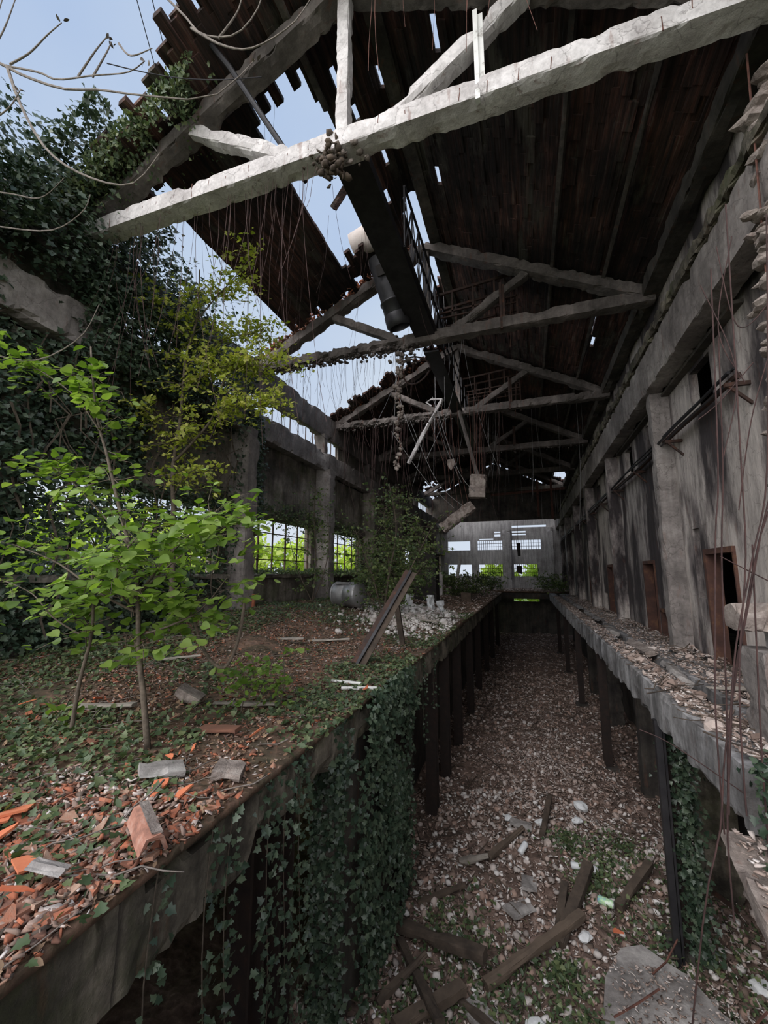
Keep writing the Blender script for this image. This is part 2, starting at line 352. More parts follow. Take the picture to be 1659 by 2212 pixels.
def plank_t():
    mb = MB(); mb.box((-0.5, -0.5, -0.5), (0.5, 0.5, 0.5)); return (np.concatenate(mb.v), mb.f)

# heights of the two grounds
def sstep(t): t = min(1, max(0, t)); return t*t*(3-2*t)
def gl(x, y):
    m = sstep((-2.3-x)/4.6)*(0.22+0.42*sstep((y-3)/7))
    m += 0.30*math.exp(-((x+3.4)/1.1)**2-((y-14.2)/2.0)**2)
    e = sstep((-2.1-x)/0.5)
    return (m+0.10*noise.noise(Vector((x*.7, y*.7, 1)))*e+0.05*noise.noise(Vector((x*2.1, y*2.1, 5)))*e+0.02)
def gp(x, y):
    return -3.62+0.22*noise.noise(Vector((x*.6, y*.5, 9)))+0.09*noise.noise(Vector((x*1.9, y*1.9, 4)))+0.30*math.exp(-((y-13)/4)**2-((x-0.2)/1.6)**2)
def grid(name, x0, x1, y0, y1, dx, dy, hf, mat, thick):
    nx = int((x1-x0)/dx)+1; ny = int((y1-y0)/dy)+1
    V = []; F = []
    for j in range(ny):
        for i in range(nx):
            x = x0+(x1-x0)*i/(nx-1); y = y0+(y1-y0)*j/(ny-1); V.append((x, y, hf(x, y)))
    nb = len(V)
    for j in range(ny-1):
        for i in range(nx-1): a = j*nx+i; F.append((a, a+1, a+nx+1, a+nx))
    per = [i for i in range(nx)]+[j*nx+nx-1 for j in range(1, ny)]+[(ny-1)*nx+i for i in range(nx-2, -1, -1)]+[j*nx for j in range(ny-2, 0, -1)]
    for k in per: V.append((V[k][0], V[k][1], -thick))
    m = len(per)
    for k in range(m): F.append((per[k], nb+k, nb+(k+1) % m, per[(k+1) % m]))
    F.append(tuple(nb+k for k in range(m)))
    mb = MB(); mb.add(V, F); o = mb.build(name, mat); fix(o); o.data.polygons.foreach_set('use_smooth', [True]*len(o.data.polygons)); return o
def wall_cells(axis, t0, t1, a0, a1, z0, z1, holes, mat, name, sub=None):
    """wall across `axis` from t0..t1, spanning a0..a1 along the other axis; holes (a,b,zl,zh)"""
    As = sorted({a0, a1, *[h[0] for h in holes], *[h[1] for h in holes]}); Zs = sorted({z0, z1, *[h[2] for h in holes], *[h[3] for h in holes]})
    As = [a for a in As if a0 <= a <= a1]; Zs = [z for z in Zs if z0 <= z <= z1]
    mb = MB()
    for i in range(len(As)-1):
        j = 0
        while j < len(Zs)-1:
            ca = (As[i]+As[i+1])/2
            def solid(j): cz = (Zs[j]+Zs[j+1])/2; return not any(h[0] < ca < h[1] and h[2] < cz < h[3] for h in holes)
            if not solid(j): j += 1; continue
            k = j
            while k+1 < len(Zs)-1 and solid(k+1): k += 1
            if axis == 'x': mb.box((t0, As[i], Zs[j]), (t1, As[i+1], Zs[k+1]))
            else: mb.box((As[i], t0, Zs[j]), (As[i+1], t1, Zs[k+1]))
            j = k+1
    return struct(mb.build(name, mat))

# ================================================================ STRUCTURE
YE = 37.8          # far end of the pit
# outside ground
mb = MB(); mb.box((-60, -30, -4.6), (60, 110, -4.2)); struct(mb.build('floor.003', M['grass']))
# left floor slab + its littered soil
mb = MB()
mb.beam((-3.3, -3, -0.30), (-3.3, YE, -0.30), 2.4, 0.5, 0.07, 0.04, 0.10, seed=3, freq=2.6)
for i in range(0): pass
struct(mb.build('floor.001', M['edge']))
mb = MB(); mb.box((-8.3, -3, -0.5), (-4.45, YE, -0.06)); mb.box((-8.3, YE, -0.5), (3.6, 43.2, -0.03)); struct(mb.build('floor.002', M['dark']))
struct(grid('floor', -8.0, -2.06, -3, YE, 0.11, 0.13, gl, M['soil'], 0.03))
struct(grid('floor.004', -8.0, 3.3, YE, 43, 0.4, 0.4, lambda x, y: 0.12+0.15*noise.noise(Vector((x, y, 2))), M['soil'], 0.0))
# pit floor
struct(grid('floor_pit', -7.9, 7, -3, 40, 0.16, 0.18, gp, M['pitsoil'], 4.2))
# right slab: outer edge beam, inner slab, broken gap between them
mb = MB(); mb.beam((1.93, 4.7, -0.28), (1.93, YE, -0.28), 0.46, 0.54, 0.10, 0.02, 0.05, seed=8, freq=2.2); struct(mb.build('trim_1', M['edger']))
mb = MB(); mb.beam((2.88, 6.0, -0.2), (2.88, YE, -0.2), 0.80, 0.30, 0.12, 0.03, 0.08, seed=12, freq=1.2)
mb.beam((2.65, 4.5, -0.17), (2.65, 6.3, -0.17), 1.3, 0.30, 0.12, 0.03, 0.08, seed=14, freq=1.2)
struct(mb.build('floor_right', M['edger']))
mb = MB(); mb.box((3.25, 2.0, -0.35), (6.9, YE, -0.03)); struct(mb.build('floor_side_rooms', M['edge']))
# pit side walls and far wall
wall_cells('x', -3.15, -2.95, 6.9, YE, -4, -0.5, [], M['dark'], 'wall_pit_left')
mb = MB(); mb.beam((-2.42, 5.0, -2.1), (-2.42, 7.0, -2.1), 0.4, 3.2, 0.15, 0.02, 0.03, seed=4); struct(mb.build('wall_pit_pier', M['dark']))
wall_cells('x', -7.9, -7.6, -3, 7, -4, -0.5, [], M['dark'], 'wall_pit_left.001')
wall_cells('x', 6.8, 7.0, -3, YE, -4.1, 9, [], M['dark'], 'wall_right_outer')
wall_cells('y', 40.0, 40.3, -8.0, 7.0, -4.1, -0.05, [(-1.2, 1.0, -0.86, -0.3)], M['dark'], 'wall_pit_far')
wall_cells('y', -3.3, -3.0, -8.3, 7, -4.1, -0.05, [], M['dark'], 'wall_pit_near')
# right wall with doors, slots, little upper windows
H = [(8.45, 9.6, -0.1, 2.05), (9.86, 10.22, 1.15, 2.55), (13.1, 14.1, 0.0, 1.95), (11.85, 12.75, 0, 0.72), (12.2, 12.45, 1.9, 2.5),
     (18.9, 19.9, 0, 1.95), (20.6, 21.4, 0, 0.8), (24.4, 25.4, 0, 1.95), (30.0, 31, 0, 2.0), (35.5, 36.5, 0, 2.0), (6.9, 7.15, 0.9, 2.5), (22.1, 22.3, 1.2, 2.5), (27.1, 27.3, 1.2, 2.5)]
for k in range(8):
    b = 8.55+k*2.95
    if k in (1,): H.append((11.75, 12.75, 4.8, 5.62))
    else: H.append((b, b+0.95, 4.8, 5.62))
wall_cells('x', 3.3, 3.44, 4.9, 43, -0.3, 8.5, H, M['wallr'], 'wall_right')
mb = MB()
for h in H[:1]+H[2:4]+H[5:10]: pass
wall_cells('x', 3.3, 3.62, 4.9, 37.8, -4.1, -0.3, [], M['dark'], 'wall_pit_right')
# ceiling over the side rooms (keeps them dark)
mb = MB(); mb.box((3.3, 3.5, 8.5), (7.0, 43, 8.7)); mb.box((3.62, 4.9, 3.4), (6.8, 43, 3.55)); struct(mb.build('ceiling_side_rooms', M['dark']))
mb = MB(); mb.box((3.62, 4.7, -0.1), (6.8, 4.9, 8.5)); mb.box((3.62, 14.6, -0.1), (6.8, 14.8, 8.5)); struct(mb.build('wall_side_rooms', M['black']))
# left wall
WL = [(4.6, 9.3), (10.6, 14.65), (15.75, 19.9), (21.0, 25.1), (26.2, 30.3), (31.4, 35.5), (36.6, 41)]
LH = [(a, b, 1.65, 3.42) for k_, (a, b) in enumerate(WL) if k_ != 3]
wall_cells('x', -8.3, -8.0, 2.0, 43, -0.4, 6.55, LH, M['walll'], 'wall_left')
wall_cells('x', -8.15, -8.0, 1.5, 6.1, 5.8, 7.6, [], M['walll'], 'wall_left.001'); wall_cells('x', -8.15, -8.0, 17.0, 30.5, 5.8, 7.6, [], M['walll'], 'wall_left.002')
mb = MB()      # lintel lip and sill lip along the windows
mb.beam((-7.97, 2.0, 3.62), (-7.97, 43, 3.62), 0.22, 0.34, 0.2, 0.01, 0.03, seed=31)
mb.beam((-7.95, 2.0, 1.56), (-7.95, 43, 1.56), 0.30, 0.14, 0.2, 0.02, 0.03, seed=32)
struct(mb.build('trim_2', M['walll']))
mb = MB(); mb.beam((-7.98, 3.8, 7.88), (-7.98, 43, 7.88), 0.34, 1.0, 0.14, 0.02, 0.06, seed=33); struct(mb.build('trim_3', M['truss']))
# eave beam right and rough cornice over the crane beam
mb = MB(); mb.beam((3.12, 3.6, 8.35), (3.12, 43, 8.35), 0.4, 0.35, 0.16, 0.02, 0.06, seed=34); struct(mb.build('trim_4', M['dark']))
mb = MB(); mb.beam((3.02, 4.3, 6.78), (3.02, 43, 6.78), 0.56, 0.26, 0.10, 0.05, 0.12, seed=35, freq=3.5); mb.beam((3.2, 4.3, 7.25), (3.2, 43, 7.25), 0.14, 0.2, 0.12, 0.03, 0.08, seed=36, freq=3); struct(mb.build('trim_5', M['edge']))
# crane beams
mb = MB(); mb.beam((3.0, 4.3, 6.22), (3.0, 43, 6.22), 0.40, 0.84, 0.09, 0.012, 0.035, seed=40, freq=3.2); struct(mb.build('trim_6', M['beam']))
mb = MB(); mb.beam((-7.8, 2.5, 6.22), (-7.8, 43, 6.22), 0.40, 0.80, 0.12, 0.02, 0.06, seed=41, freq=2.4); struct(mb.build('trim_7', M['beam']))
# far wall: panels and window bands between two columns
mb = MB()
FH = [(-4.6, -2.15, 3.95, 4.88), (-1.25, 1.45, 3.95, 4.88), (-4.5, -2.2, 1.35, 2.5), (-1.15, 1.05, 1.35, 2.5), (-7.6, -5.2, 1.35, 2.5), (-7.6, -5.3, 3.95, 4.88),
      (-1.2, 0.1, 5.35, 5.50), (-1.2, 0.1, 5.6, 5.78), (-2.9, -2.3, 5.25, 5.5), (-2.9, -2.3, 5.62, 5.78), (-1.2, 2.0, 6.1, 6.32), (-4.4, -3.0, 4.95, 5.1)]
wall_cells('y', 43.0, 43.3, -8.3, 3.62, -0.3, 9.0, FH, M['far'], 'wall_far')
mb = MB(); mb.add([(-8, 37.2, 6.15), (3.3, 37.2, 6.15), (3.3, 37.2, 8.3), (-2.35, 37.2, 11.25), (-8, 37.2, 8.3), (-8, 37.35, 6.15), (3.3, 37.35, 6.15), (3.3, 37.35, 8.3), (-2.35, 37.35, 11.25), (-8, 37.35, 8.3)], [(0, 1, 2, 3, 4), (9, 8, 7, 6, 5), (0, 5, 6, 1), (1, 6, 7, 2), (2, 7, 8, 3), (3, 8, 9, 4), (4, 9, 5, 0)]); struct(mb.build('wall_added_bulkhead', M['dark']))  # added gable bulkhead, hides the opened roof and keeps this end dark

# ---------------------------------------------------------------- roof: clay planks
RX = -2.35
def zroof(x): return 8.42+0.52*(x+8) if x < RX else 8.42+0.52*(3.3-x)
def nz(x, y, s, o=0): return noise.noise(Vector((x*s, y*s, o)))
def hole(x, y):
    j = 0.35*nz(x, y, 1.7, 3)+0.15*nz(x, y, 6, 9)
    if x < RX:
        s = 4.05+0.35*math.floor((x+8)/0.55 % 2)*0.8+(0.25 if x < -6 else 0)
        xq = math.floor(x/0.42)*0.42
        if y < (4.52 if x < -5.6 else 4.3 if x < -5.0 else 4.0)+0.25*nz(xq, 1, 2.3, 7)+0.05*nz(x, y, 5, 8): return True
        if 5.35+j < y < 10.6:
            if x < -6.62+0.10*j: return True
            lo = -4.62+0.10*nz(x, y, 3, 1); hi = -3.30+0.25*nz(x, y, 2.4, 2)+0.03*(y-8)
            if 5.55+j*0.6 < y < 9.7 and lo < x < hi:
                if nz(x, y, 2.2, 20) < (0.5 if y > 7 else 0.35): return True
            if 5.5 < y < 9.6 and hi <= x < hi+0.6 and nz(x, y, 3.2, 21) > 0.28: return True
            if 5.4 < y < 6.0 and x < -6.3: return True
        if 10.6 <= y < 16.35 and x < -2.75-0.35*nz(x, y, 1.6, 30)+(0.5 if y < 13 else 0): 
            if x < -7.7 and y < 11: return False
            if y > 16.0+0.5*nz(x, y, 2, 33): return False
            return True
        if 9.3 < y < 13.0 and x > -2.75: return nz(x, y, 2.5, 40) > -0.35
        if y > 32 and x < -6.6 and nz(x, y, 1.1, 41) > -0.05: return True
        if y > 37.4 and nz(x, y, 0.9, 42) > -0.25: return True
    else:
        if y < 3.3: return True
        if x < -2.1 and 5.5 < y < 12.8 and nz(x, y, 3.0, 50) > (0.12 if y < 9 else -0.4): return True
        if 2.12 < x < 2.34 and 12.4 < y < 14.7 and nz(x, y, 4.5, 51) > -0.15: return True
        if x > 2.3 and 31 < y < 33.5: return True
        if y > 37.4 and nz(x, y, 0.9, 52) > -0.25: return True
    if 4.5 < y < 17 and abs(x-RX) < 1.7 and nz(x, y, 4.2, 60) > 0.60: return True
    return False
mb = MB(); SD = 0.52; LN = math.sqrt(1+SD*SD)
for side in (-1, 1):
    x0, x1 = (-8.35, RX) if side < 0 else (RX, 3.65)
    nu = int((x1-x0)/0.125)
    for i in range(nu):
        xa = x0+(x1-x0)*i/nu; xb = x0+(x1-x0)*(i+1)/nu
        y = 3.0+random.uniform(0, 0.4)
        off = random.gauss(0, 0.012); 
        while y < 43.4:
            L = random.uniform(0.35, 0.6) if y < 20 else random.uniform(0.8, 1.2)
            if not hole((xa+xb)/2, y+L/2):
                o2 = off+random.gauss(0, 0.010)
                if random.random() < 0.05: o2 -= 0.03
                za, zb = zroof(xa+1e-6 if side > 0 else xa)+o2, zroof(xb if side > 0 else xb-1e-6)+o2
                if side < 0: zb = 8.42+0.52*(xb+8)+o2
                sg = random.gauss(0, 0.01)
                e = 0.012; ya, yb = y-0.01, y+L+0.012
                v = [(xa-e, ya, za), (xb+e, ya, zb), (xb+e, yb, zb+sg), (xa-e, yb, za+sg)]
                v += [(p[0], p[1], p[2]+0.09) for p in v]
                mb.add(v, [(0, 3, 2, 1), (4, 5, 6, 7), (0, 1, 5, 4), (1, 2, 6, 5), (2, 3, 7, 6), (3, 0, 4, 7)])
            y += L
struct(mb.build('ceiling', M['roof']))
# covering tiles of the outer skin (big flat tiles sticking out at the broken end)
mb = MB()
for k in range(9):
    x = -7.6+k*0.42; 
    y = (4.5 if k < 5 else 4.25 if k < 7 else 3.95)+0.12*(k % 2)+random.uniform(-.06, .06)
    z = zroof(x)+0.1
    mb.beam((x, y-0.12, z+0.02), (x+0.02, y+0.7, z+0.02), 0.42, 0.07, 0.2, 0.01, 0.01, up=(-0.46, 0, 0.88), seed=k)
struct(mb.build('ceiling.001', M['roof']))
# purlins and ridge strips under the roof
mb = MB()
for x in (2.15, 1.0): mb.beam((x, 3.6, zroof(x)-0.12), (x, 43, zroof(x)-0.12), 0.09, 0.12, 0.5, 0.01, 0.01, up=(0.46, 0, 0.88))
mb.beam((-2.05, 4.0, zroof(-2.05)-0.08), (-2.05, 43, zroof(-2.05)-0.08), 0.3, 0.1, 0.3, 0.01, 0.03, seed=71)
mb.beam((-3.35, 4.0, zroof(-3.35)-0.06), (-3.35, 6.3, zroof(-3.35)-0.06), 0.12, 0.1, 0.3, 0.01, 0.03, seed=72)
struct(mb.build('trim_8', M['dark']))

# ---------------------------------------------------------------- trusses
TY = [5.0, 10.75, 16.5, 22.3, 28.1, 33.9, 39.6]
tl = ['pale concrete roof truss nearest the camera, spanning the top of the picture', 'grey concrete roof truss, second from the camera, with the metal chimney pipe beside it',
      'concrete roof truss, third from the camera, with a ragged hanging left half', 'dark concrete roof truss, fourth from the camera, behind the dangling white strut',
      'dark concrete roof truss, fifth from the camera, deep in the hall', 'shadowed concrete roof truss, sixth from the camera, near the far end', 'last concrete roof truss just before the bright far wall']
def make_truss(i, y):
    m = M['white'] if i == 0 else M['truss'] if i < 4 else M['dark']; seg = 0.08 if i < 3 else 0.4; sd = i*5  # far trusses: shade of the hall's depth put in as darker concrete
    t = tag(empty('roof_truss', (0, y, 8.0)), tl[i], 'roof truss', 'concrete roof trusses')
    def part(name, a, b, w, h, chip, mat=m, label=None, up=(0, 1, 0), rough=0.012):
        nonlocal sd; sd += 1
        q = MB(); q.beam((a[0], 0, a[1]-8), (b[0], 0, b[1]-8), w, h, seg, rough, chip, up=up, seed=sd, freq=2.6)
        o = q.build(name, mat, t)
        if label: o['label'] = label
        return o
    zb = 8.08 if i == 0 else 8.2
    if i in (1, 2):   # left half of the bottom chord is spalled
        part('bottom_chord', (-7.95, zb), (-3.0, zb), 0.30, 0.36, 0.16, M['truss'], 'badly spalled left half of the bottom chord', rough=0.10)
        part('bottom_chord', (-3.0, zb), (3.2, zb), 0.30, 0.33, 0.04 if i == 1 else 0.10)
    else:
        part('bottom_chord', (-7.95, zb), (3.2, zb), 0.30, 0.34, 0.026 if i == 0 else 0.04, rough=0.007)
    rz = zroof(RX)-0.34
    part('rafter', (-7.95, zroof(-7.95)-0.26), (RX, rz+0.03), 0.28, 0.36, 0.06, M['truss'])
    part('rafter', (RX, rz+0.03), (3.2, zroof(3.2)-0.26), 0.28, 0.36, 0.05, M['truss'])
    part('king_post', (RX, zb+0.1), (RX, rz), 0.20, 0.20, 0.02)
    q = MB(); q.beam((-3.25, 0, zb+0.12-8), (-5.25, 0, zroof(-5.25)-0.42-8), 0.22, 0.24, seg, 0.01, 0.04, up=(0, 1, 0), seed=sd+9); q.build('diagonal_strut', m, t)
    if i != 2 or True:
        q = MB(); q.beam((-1.6, 0, zb+0.1-8), (0.35, 0, zroof(0.35)-0.42-8), 0.22, 0.24, seg, 0.01, 0.04, up=(0, 1, 0), seed=sd+10); q.build('diagonal_strut', m, t)
    q = MB(); q.bar((-0.32, -0.12, zb-0.18-8), (-0.32, -0.12, 9.35-8), 0.09, 0.06); q.bar((-0.27, -0.12, zb-0.1-8), (-0.27, -0.12, 9.3-8), 0.02, 0.10)
    q.build('steel_hanger', M['paintw'] if i == 0 else M['steel'], t)['label'] = 'thin steel hanger bar'
    if i == 0:   # rusty stirrup stains / exposed stirrups on the chord
        q = MB()
        for k in range(26):
            x = -7.0+k*0.38+random.uniform(-.05, .05)
            if random.random() < 0.25: continue
            q.tube([(x, -0.158, 0.22), (x+random.uniform(-.02, .02), -0.165, 0.10), (x+random.uniform(-.02, .02), -0.160, -0.02-random.random()*0.05)], 0.008, 4)
        q.build('exposed_stirrup', M['rebar'], t)['kind'] = 'stuff'
    if i < 4:
        n = [25, 260, 200, 120][i]
        xs = RNG.uniform(-2.6, -2.0, n) if i == 0 else RNG.uniform(-7.6, -2.6 if i < 3 else 3.0, n)
        P = np.stack([xs, RNG.uniform(-.16, .16, n), zb-8-0.17+RNG.normal(0, 0.05, n)], 1)
        scatter('spalled_rubble', ROCKS, P, rotmats(n, tilt=1), RNG.uniform(0.04, 0.14, n), M['lump'] if i == 0 else M['truss'], t)
    return t
for i, y in enumerate(TY): make_truss(i, y)
# broken tile edges left sitting on the rafters
P = []; 
for y in (10.75, 16.5):
    n = 600; xs = RNG.uniform(-7.9, -2.8, n)
    P += [(x, y+RNG.normal(0, .12), zroof(x)+0.0+abs(RNG.normal(0, 0.08))) for x in xs]
tag(scatter('broken_roof_tiles', SHARDS, np.array(P), rotmats(len(P), tilt=.7), RNG.uniform(.1, .3, len(P)), M['terra']), 'ragged stubs of broken roof tiles still lying along the left rafters', 'tile rubble', kind='stuff')

# ---------------------------------------------------------------- wall columns
def column(x, y, w, d, z0, z1, mat, label, seed, group, flare=0.0):
    q = MB(); q.beam((0, 0, 0), (0, 0, z1-z0), w, d, 0.12, 0.012, 0.05, up=(0, 1, 0), seed=seed, freq=2.0)
    o = q.build('concrete_column', mat); o.location = (x, y, z0); return tag(o, label, 'column', group)
rl = ['pale cracked concrete column on the right wall between the nearest doorway and the low hole', 'dark concrete column on the right wall, second from the camera', 'shadowed concrete column on the right wall, third from the camera',
      'shadowed concrete column on the right wall, fourth from the camera', 'shadowed concrete column on the right wall, fifth from the camera', 'last concrete column on the right wall beside the far window']
for i, y in enumerate([10.95, 16.75, 22.5, 28.3, 34.1, 39.6]):
    column(3.17, y, 0.5, 0.34, -0.02, 5.8, M['wallr'] if i else M['beam'], rl[i], i+50, 'right wall columns')
ll = ['ivy wrapped concrete column left of the first clear window', 'streaked concrete column between the two gridded windows', 'dark concrete column on the left wall behind the vine thicket', 'dark concrete column on the left wall, deep in the hall', 'dark concrete column on the left wall near the far end', 'last column on the left wall']
for i, y in enumerate([9.95, 15.2, 20.45, 25.65, 30.85, 36.05]):
    column(-7.86, y, 1.0, 0.5, 0.0, 5.85, M['walll'] if i > 1 else M['beam'], ll[i], i+60, 'left wall columns')
    column(-7.95, y, 0.5, 0.3, 6.6, 7.42, M['truss'], ['short stub post above the crane beam at the ivy wrapped column', 'short stub post above the crane beam at the streaked column', 'stub post above the left crane beam behind the vines', 'stub post above the left crane beam, deep in the hall', 'stub post above the left crane beam near the far end', 'last stub post above the left crane beam'][i], i+70, 'stub posts above the left crane beam')
for x, l in ((-1.72, 'pale concrete column splitting the far wall windows'), (2.3, 'pale concrete column at the right end of the far wall')):
    column(x, 42.85, 0.75 if x < 0 else 0.5, 0.4, 0.0, 6.0, M['far'], l, 80, 'far wall columns')
# gridded windows in the left wall (rusty frames, panes mostly gone)
for k, (a, b) in enumerate(WL):
    q = MB(); n = 5
    for i in range(n+1):
        y = a+(b-a)*i/n; q.bar((-8.15, y, 1.65), (-8.15, y, 3.42), 0.05 if i % 2 else 0.035, 0.05, up=(0, 1, 0))
    for j in range(5): z = 1.65+1.77*j/4; q.bar((-8.15, a, z), (-8.15, b, z), 0.035, 0.03)
    struct(q.build('window_%d' % (k+1), M['steel']))
    q = MB(); n = 7   # upper band of windows between crane beam and eave beam
    for i in range(n+1):
        y = a+(b-a)*i/n; q.bar((-8.05, y, 6.6), (-8.05, y, 7.4), 0.03, 0.03, up=(0, 1, 0))
    if k >= 1: struct(q.build('window_%d' % (k+11), M['steel']))
for k, h in enumerate(FH[:4]):
    q = MB(); n = 12
    for i in range(n+1): x = h[0]+(h[1]-h[0])*i/n; q.bar((x, 43.15, h[2]), (x, 43.15, h[3]), 0.04, 0.04, up=(1, 0, 0))
    for j in range(1, 3): z = h[2]+(h[3]-h[2])*j/3; q.bar((h[0], 43.15, z), (h[1], 43.15, z), 0.04, 0.04)
    struct(q.build('window_%d' % (k+21), M['steel']))
# doors in the right wall: rusty steel frames with wide jambs
for k, (a, b, z1) in enumerate([(8.45, 9.6, 2.05), (13.1, 14.1, 1.95), (18.9, 19.9, 1.95), (24.4, 25.4, 1.95), (30.0, 31.0, 2.0), (35.5, 36.5, 2.0)]):
    q = MB()
    q.box((3.24, b-0.06, 0), (3.48, b+0.02, z1+0.04), 0.004); q.box((3.26, a-0.02, 0), (3.46, a+0.03, z1+0.04), 0.004); q.box((3.24, a-0.02, z1-0.05), (3.46, b+0.02, z1+0.05), 0.004)
    struct(q.build('door_%d' % (k+1), M['doorsteel']))
q = MB(); q.box((3.24, 11.80, 0.66), (3.46, 12.80, 0.75)); q.box((3.24, 12.72, 0), (3.46, 12.80, 0.7)); q.box((3.26, 11.80, 0), (3.62, 11.86, 0.7)); struct(q.build('door_7', M['doorsteel']))
# inner grille seen through the nearest doorway
q = MB()
for i in range(6): q.bar((5.6, 8.6+i*0.28, 1.35), (5.6, 8.6+i*0.28, 2.3), 0.03, 0.03, up=(0, 1, 0))
for j in range(3): q.bar((5.6, 8.6, 1.35+j*0.47), (5.6, 10.0, 1.35+j*0.47), 0.03, 0.03)
tag(q.build('window_grille', M['galv']), 'barred metal grille seen inside the nearest doorway', 'grille')
# rough niche back in the slot
q = MB(); q.box((3.40, 9.8, 1.0), (3.50, 10.3, 2.3)); struct(q.build('trim_9', M['wallr']))
# pipes running along the right wall
def pipe(name, pts, r, mat, label, cat, group=None):
    q = MB(); q.tube(pts, r, 8); o = q.build(name, mat); c = Vector(pts[0]); recenter(o, c); return tag(o, label, cat, group)
t = tag(empty('pipe_run', (3.1, 7.3, 4.6)), 'bundle of dark pipes and sagging cables running along the right wall', 'pipes')
for j, (dx, dz, r) in enumerate([(0.05, 0.0, 0.055), (-0.08, 0.03, 0.03), (0.0, 0.14, 0.022), (-0.06, -0.09, 0.02)]):
    q = MB(); q.tube([(dx+0.02*math.sin(k*1.7+j), k*1.2, dz+0.03*math.sin(k*0.9+j*2)) for k in range(29)], r, 6); q.build('pipe', M['darkmetal'] if j else M['steel'], t)
for k in range(9):
    q = MB(); q.box((-0.12, k*2.9, -0.16), (0.22, k*2.9+0.06, -0.10)); q.bar((0.2, k*2.9+0.03, -0.45), (-0.1, k*2.9+0.03, -0.12), 0.04, 0.04); q.build('bracket', M['steel'], t)
q = MB(); q.box((3.15, 7.2, 5.70), (3.32, 16, 5.76)); struct(q.build('trim_10', M['dark']))
def bez0(pts, n=12):
    pts = [Vector(p) for p in pts]; out = []
    for i in range(n+1):
        s = i/n*(len(pts)-1); k = min(int(s), len(pts)-2); f = s-k
        p0 = pts[max(k-1, 0)]; p1 = pts[k]; p2 = pts[k+1]; p3 = pts[min(k+2, len(pts)-1)]
        out.append(0.5*((2*p1)+(p2-p0)*f+(2*p0-5*p1+4*p2-p3)*f*f+(-p0+3*p1-3*p2+p3)*f*f*f))
    return out

# ================================================================ BIG METAL THINGS UP IN THE ROOF
# catwalk / duct along the king posts
t = tag(empty('catwalk', (-2.4, 5.2, 8.2)), 'long dark metal catwalk trough running under the roof ridge beside the king posts', 'catwalk')
q = MB(); q.box((-0.26, 0, 0.0), (0.30, 5.9, 0.03)); q.box((-0.26, 0, 0.0), (-0.24, 5.9, 0.42), 0.004); q.box((0.28, 0, 0.0), (0.30, 5.9, 0.20), 0.004); q.build('trough', M['darkmetal'], t)
q = MB(); q.box((-0.20, 6.2, -0.05), (0.24, 17.0, 0.0)); q.box((-0.20, 6.2, 0.0), (-0.18, 17.0, 0.3), 0.004); q.build('trough', M['darkmetal'], t)
q = MB()
for k in range(8):
    y = 2.2+k*0.62; q.bar((0.34, y, 0.1), (0.34, y, 1.5), 0.03, 0.03, up=(0, 1, 0)); q.bar((0.34, y, 0.1), (0.34, y+0.62, 1.5), 0.03, 0.03)
    q.bar((0.34, y, 1.5), (0.34, y+0.62, 0.1), 0.02, 0.02)
for z in (0.1, 0.8, 1.5): q.bar((0.34, 2.2, z), (0.34, 7.1, z), 0.05, 0.04)
q.build('lattice_railing', M['darkmetal'], t)
q = MB()
for k in range(7):
    y = 6.6+k*0.9; q.bar((0.34, y, 0.0), (0.34, y, 1.0), 0.03, 0.03, up=(0, 1, 0))
for z in (0.5, 1.0): q.bar((0.34, 6.6, z), (0.34, 12, z), 0.04, 0.03)
q.build('railing', M['darkmetal'], t)
for j in range(2):
    Y = (11.3, 17.0)[j]
    t = tag(empty('steel_platform', (-2.2, Y, 8.3)), ['dark angle iron platform frame hung behind the second truss, right of the ridge', 'dark angle iron platform frame hung behind the third truss'][j], 'platform frame', 'platform frames')
    q = MB()
    for dy in (0, 0.7):
        q.bar((0, dy, 1.55), (2.3, dy, 1.75), 0.06, 0.07); q.bar((0.1, dy, 0.95), (2.3, dy, 1.05), 0.05, 0.05); q.bar((0.1, dy, 0.8), (2.3, dy, 0.85), 0.04, 0.04)
        for k in range(4): q.bar((2.3-k*0.6, dy, 0.1 if k == 0 else 0.8), (2.3-k*0.6, dy, 1.75-k*.05), 0.05, 0.05, up=(0, 1, 0))
        q.bar((2.2, dy, 1.7), (2.05, dy, -0.1), 0.03, 0.03)
    q.build('frame', M['steel'], t)
    q = MB()
    for k in range(5): q.bar((0.2+k*0.5, 0, 0.97), (0.2+k*0.5, 0.7, 0.97), 0.03, 0.03)
    q.build('rung', M['steel'], t)['kind'] = 'stuff'
# diagonal long iron pipe behind truss 1
pipe('iron_pipe', [(-5.0, 4.2, 10.9), (-4.25, 4.6, 9.9), (-3.15, 5.28, 8.05)], 0.045, M['darkmetal'], 'long straight iron pipe leaning down to the nearest truss from upper left', 'pipe')
pipe('iron_rod', [(-3.35, 6.4, 10.2), (-3.25, 6.2, 9.5), (-3.0, 5.9, 8.9)], 0.035, M['galv'], 'short bent grey rod hanging in the roof gap beside the long pipe', 'rod')
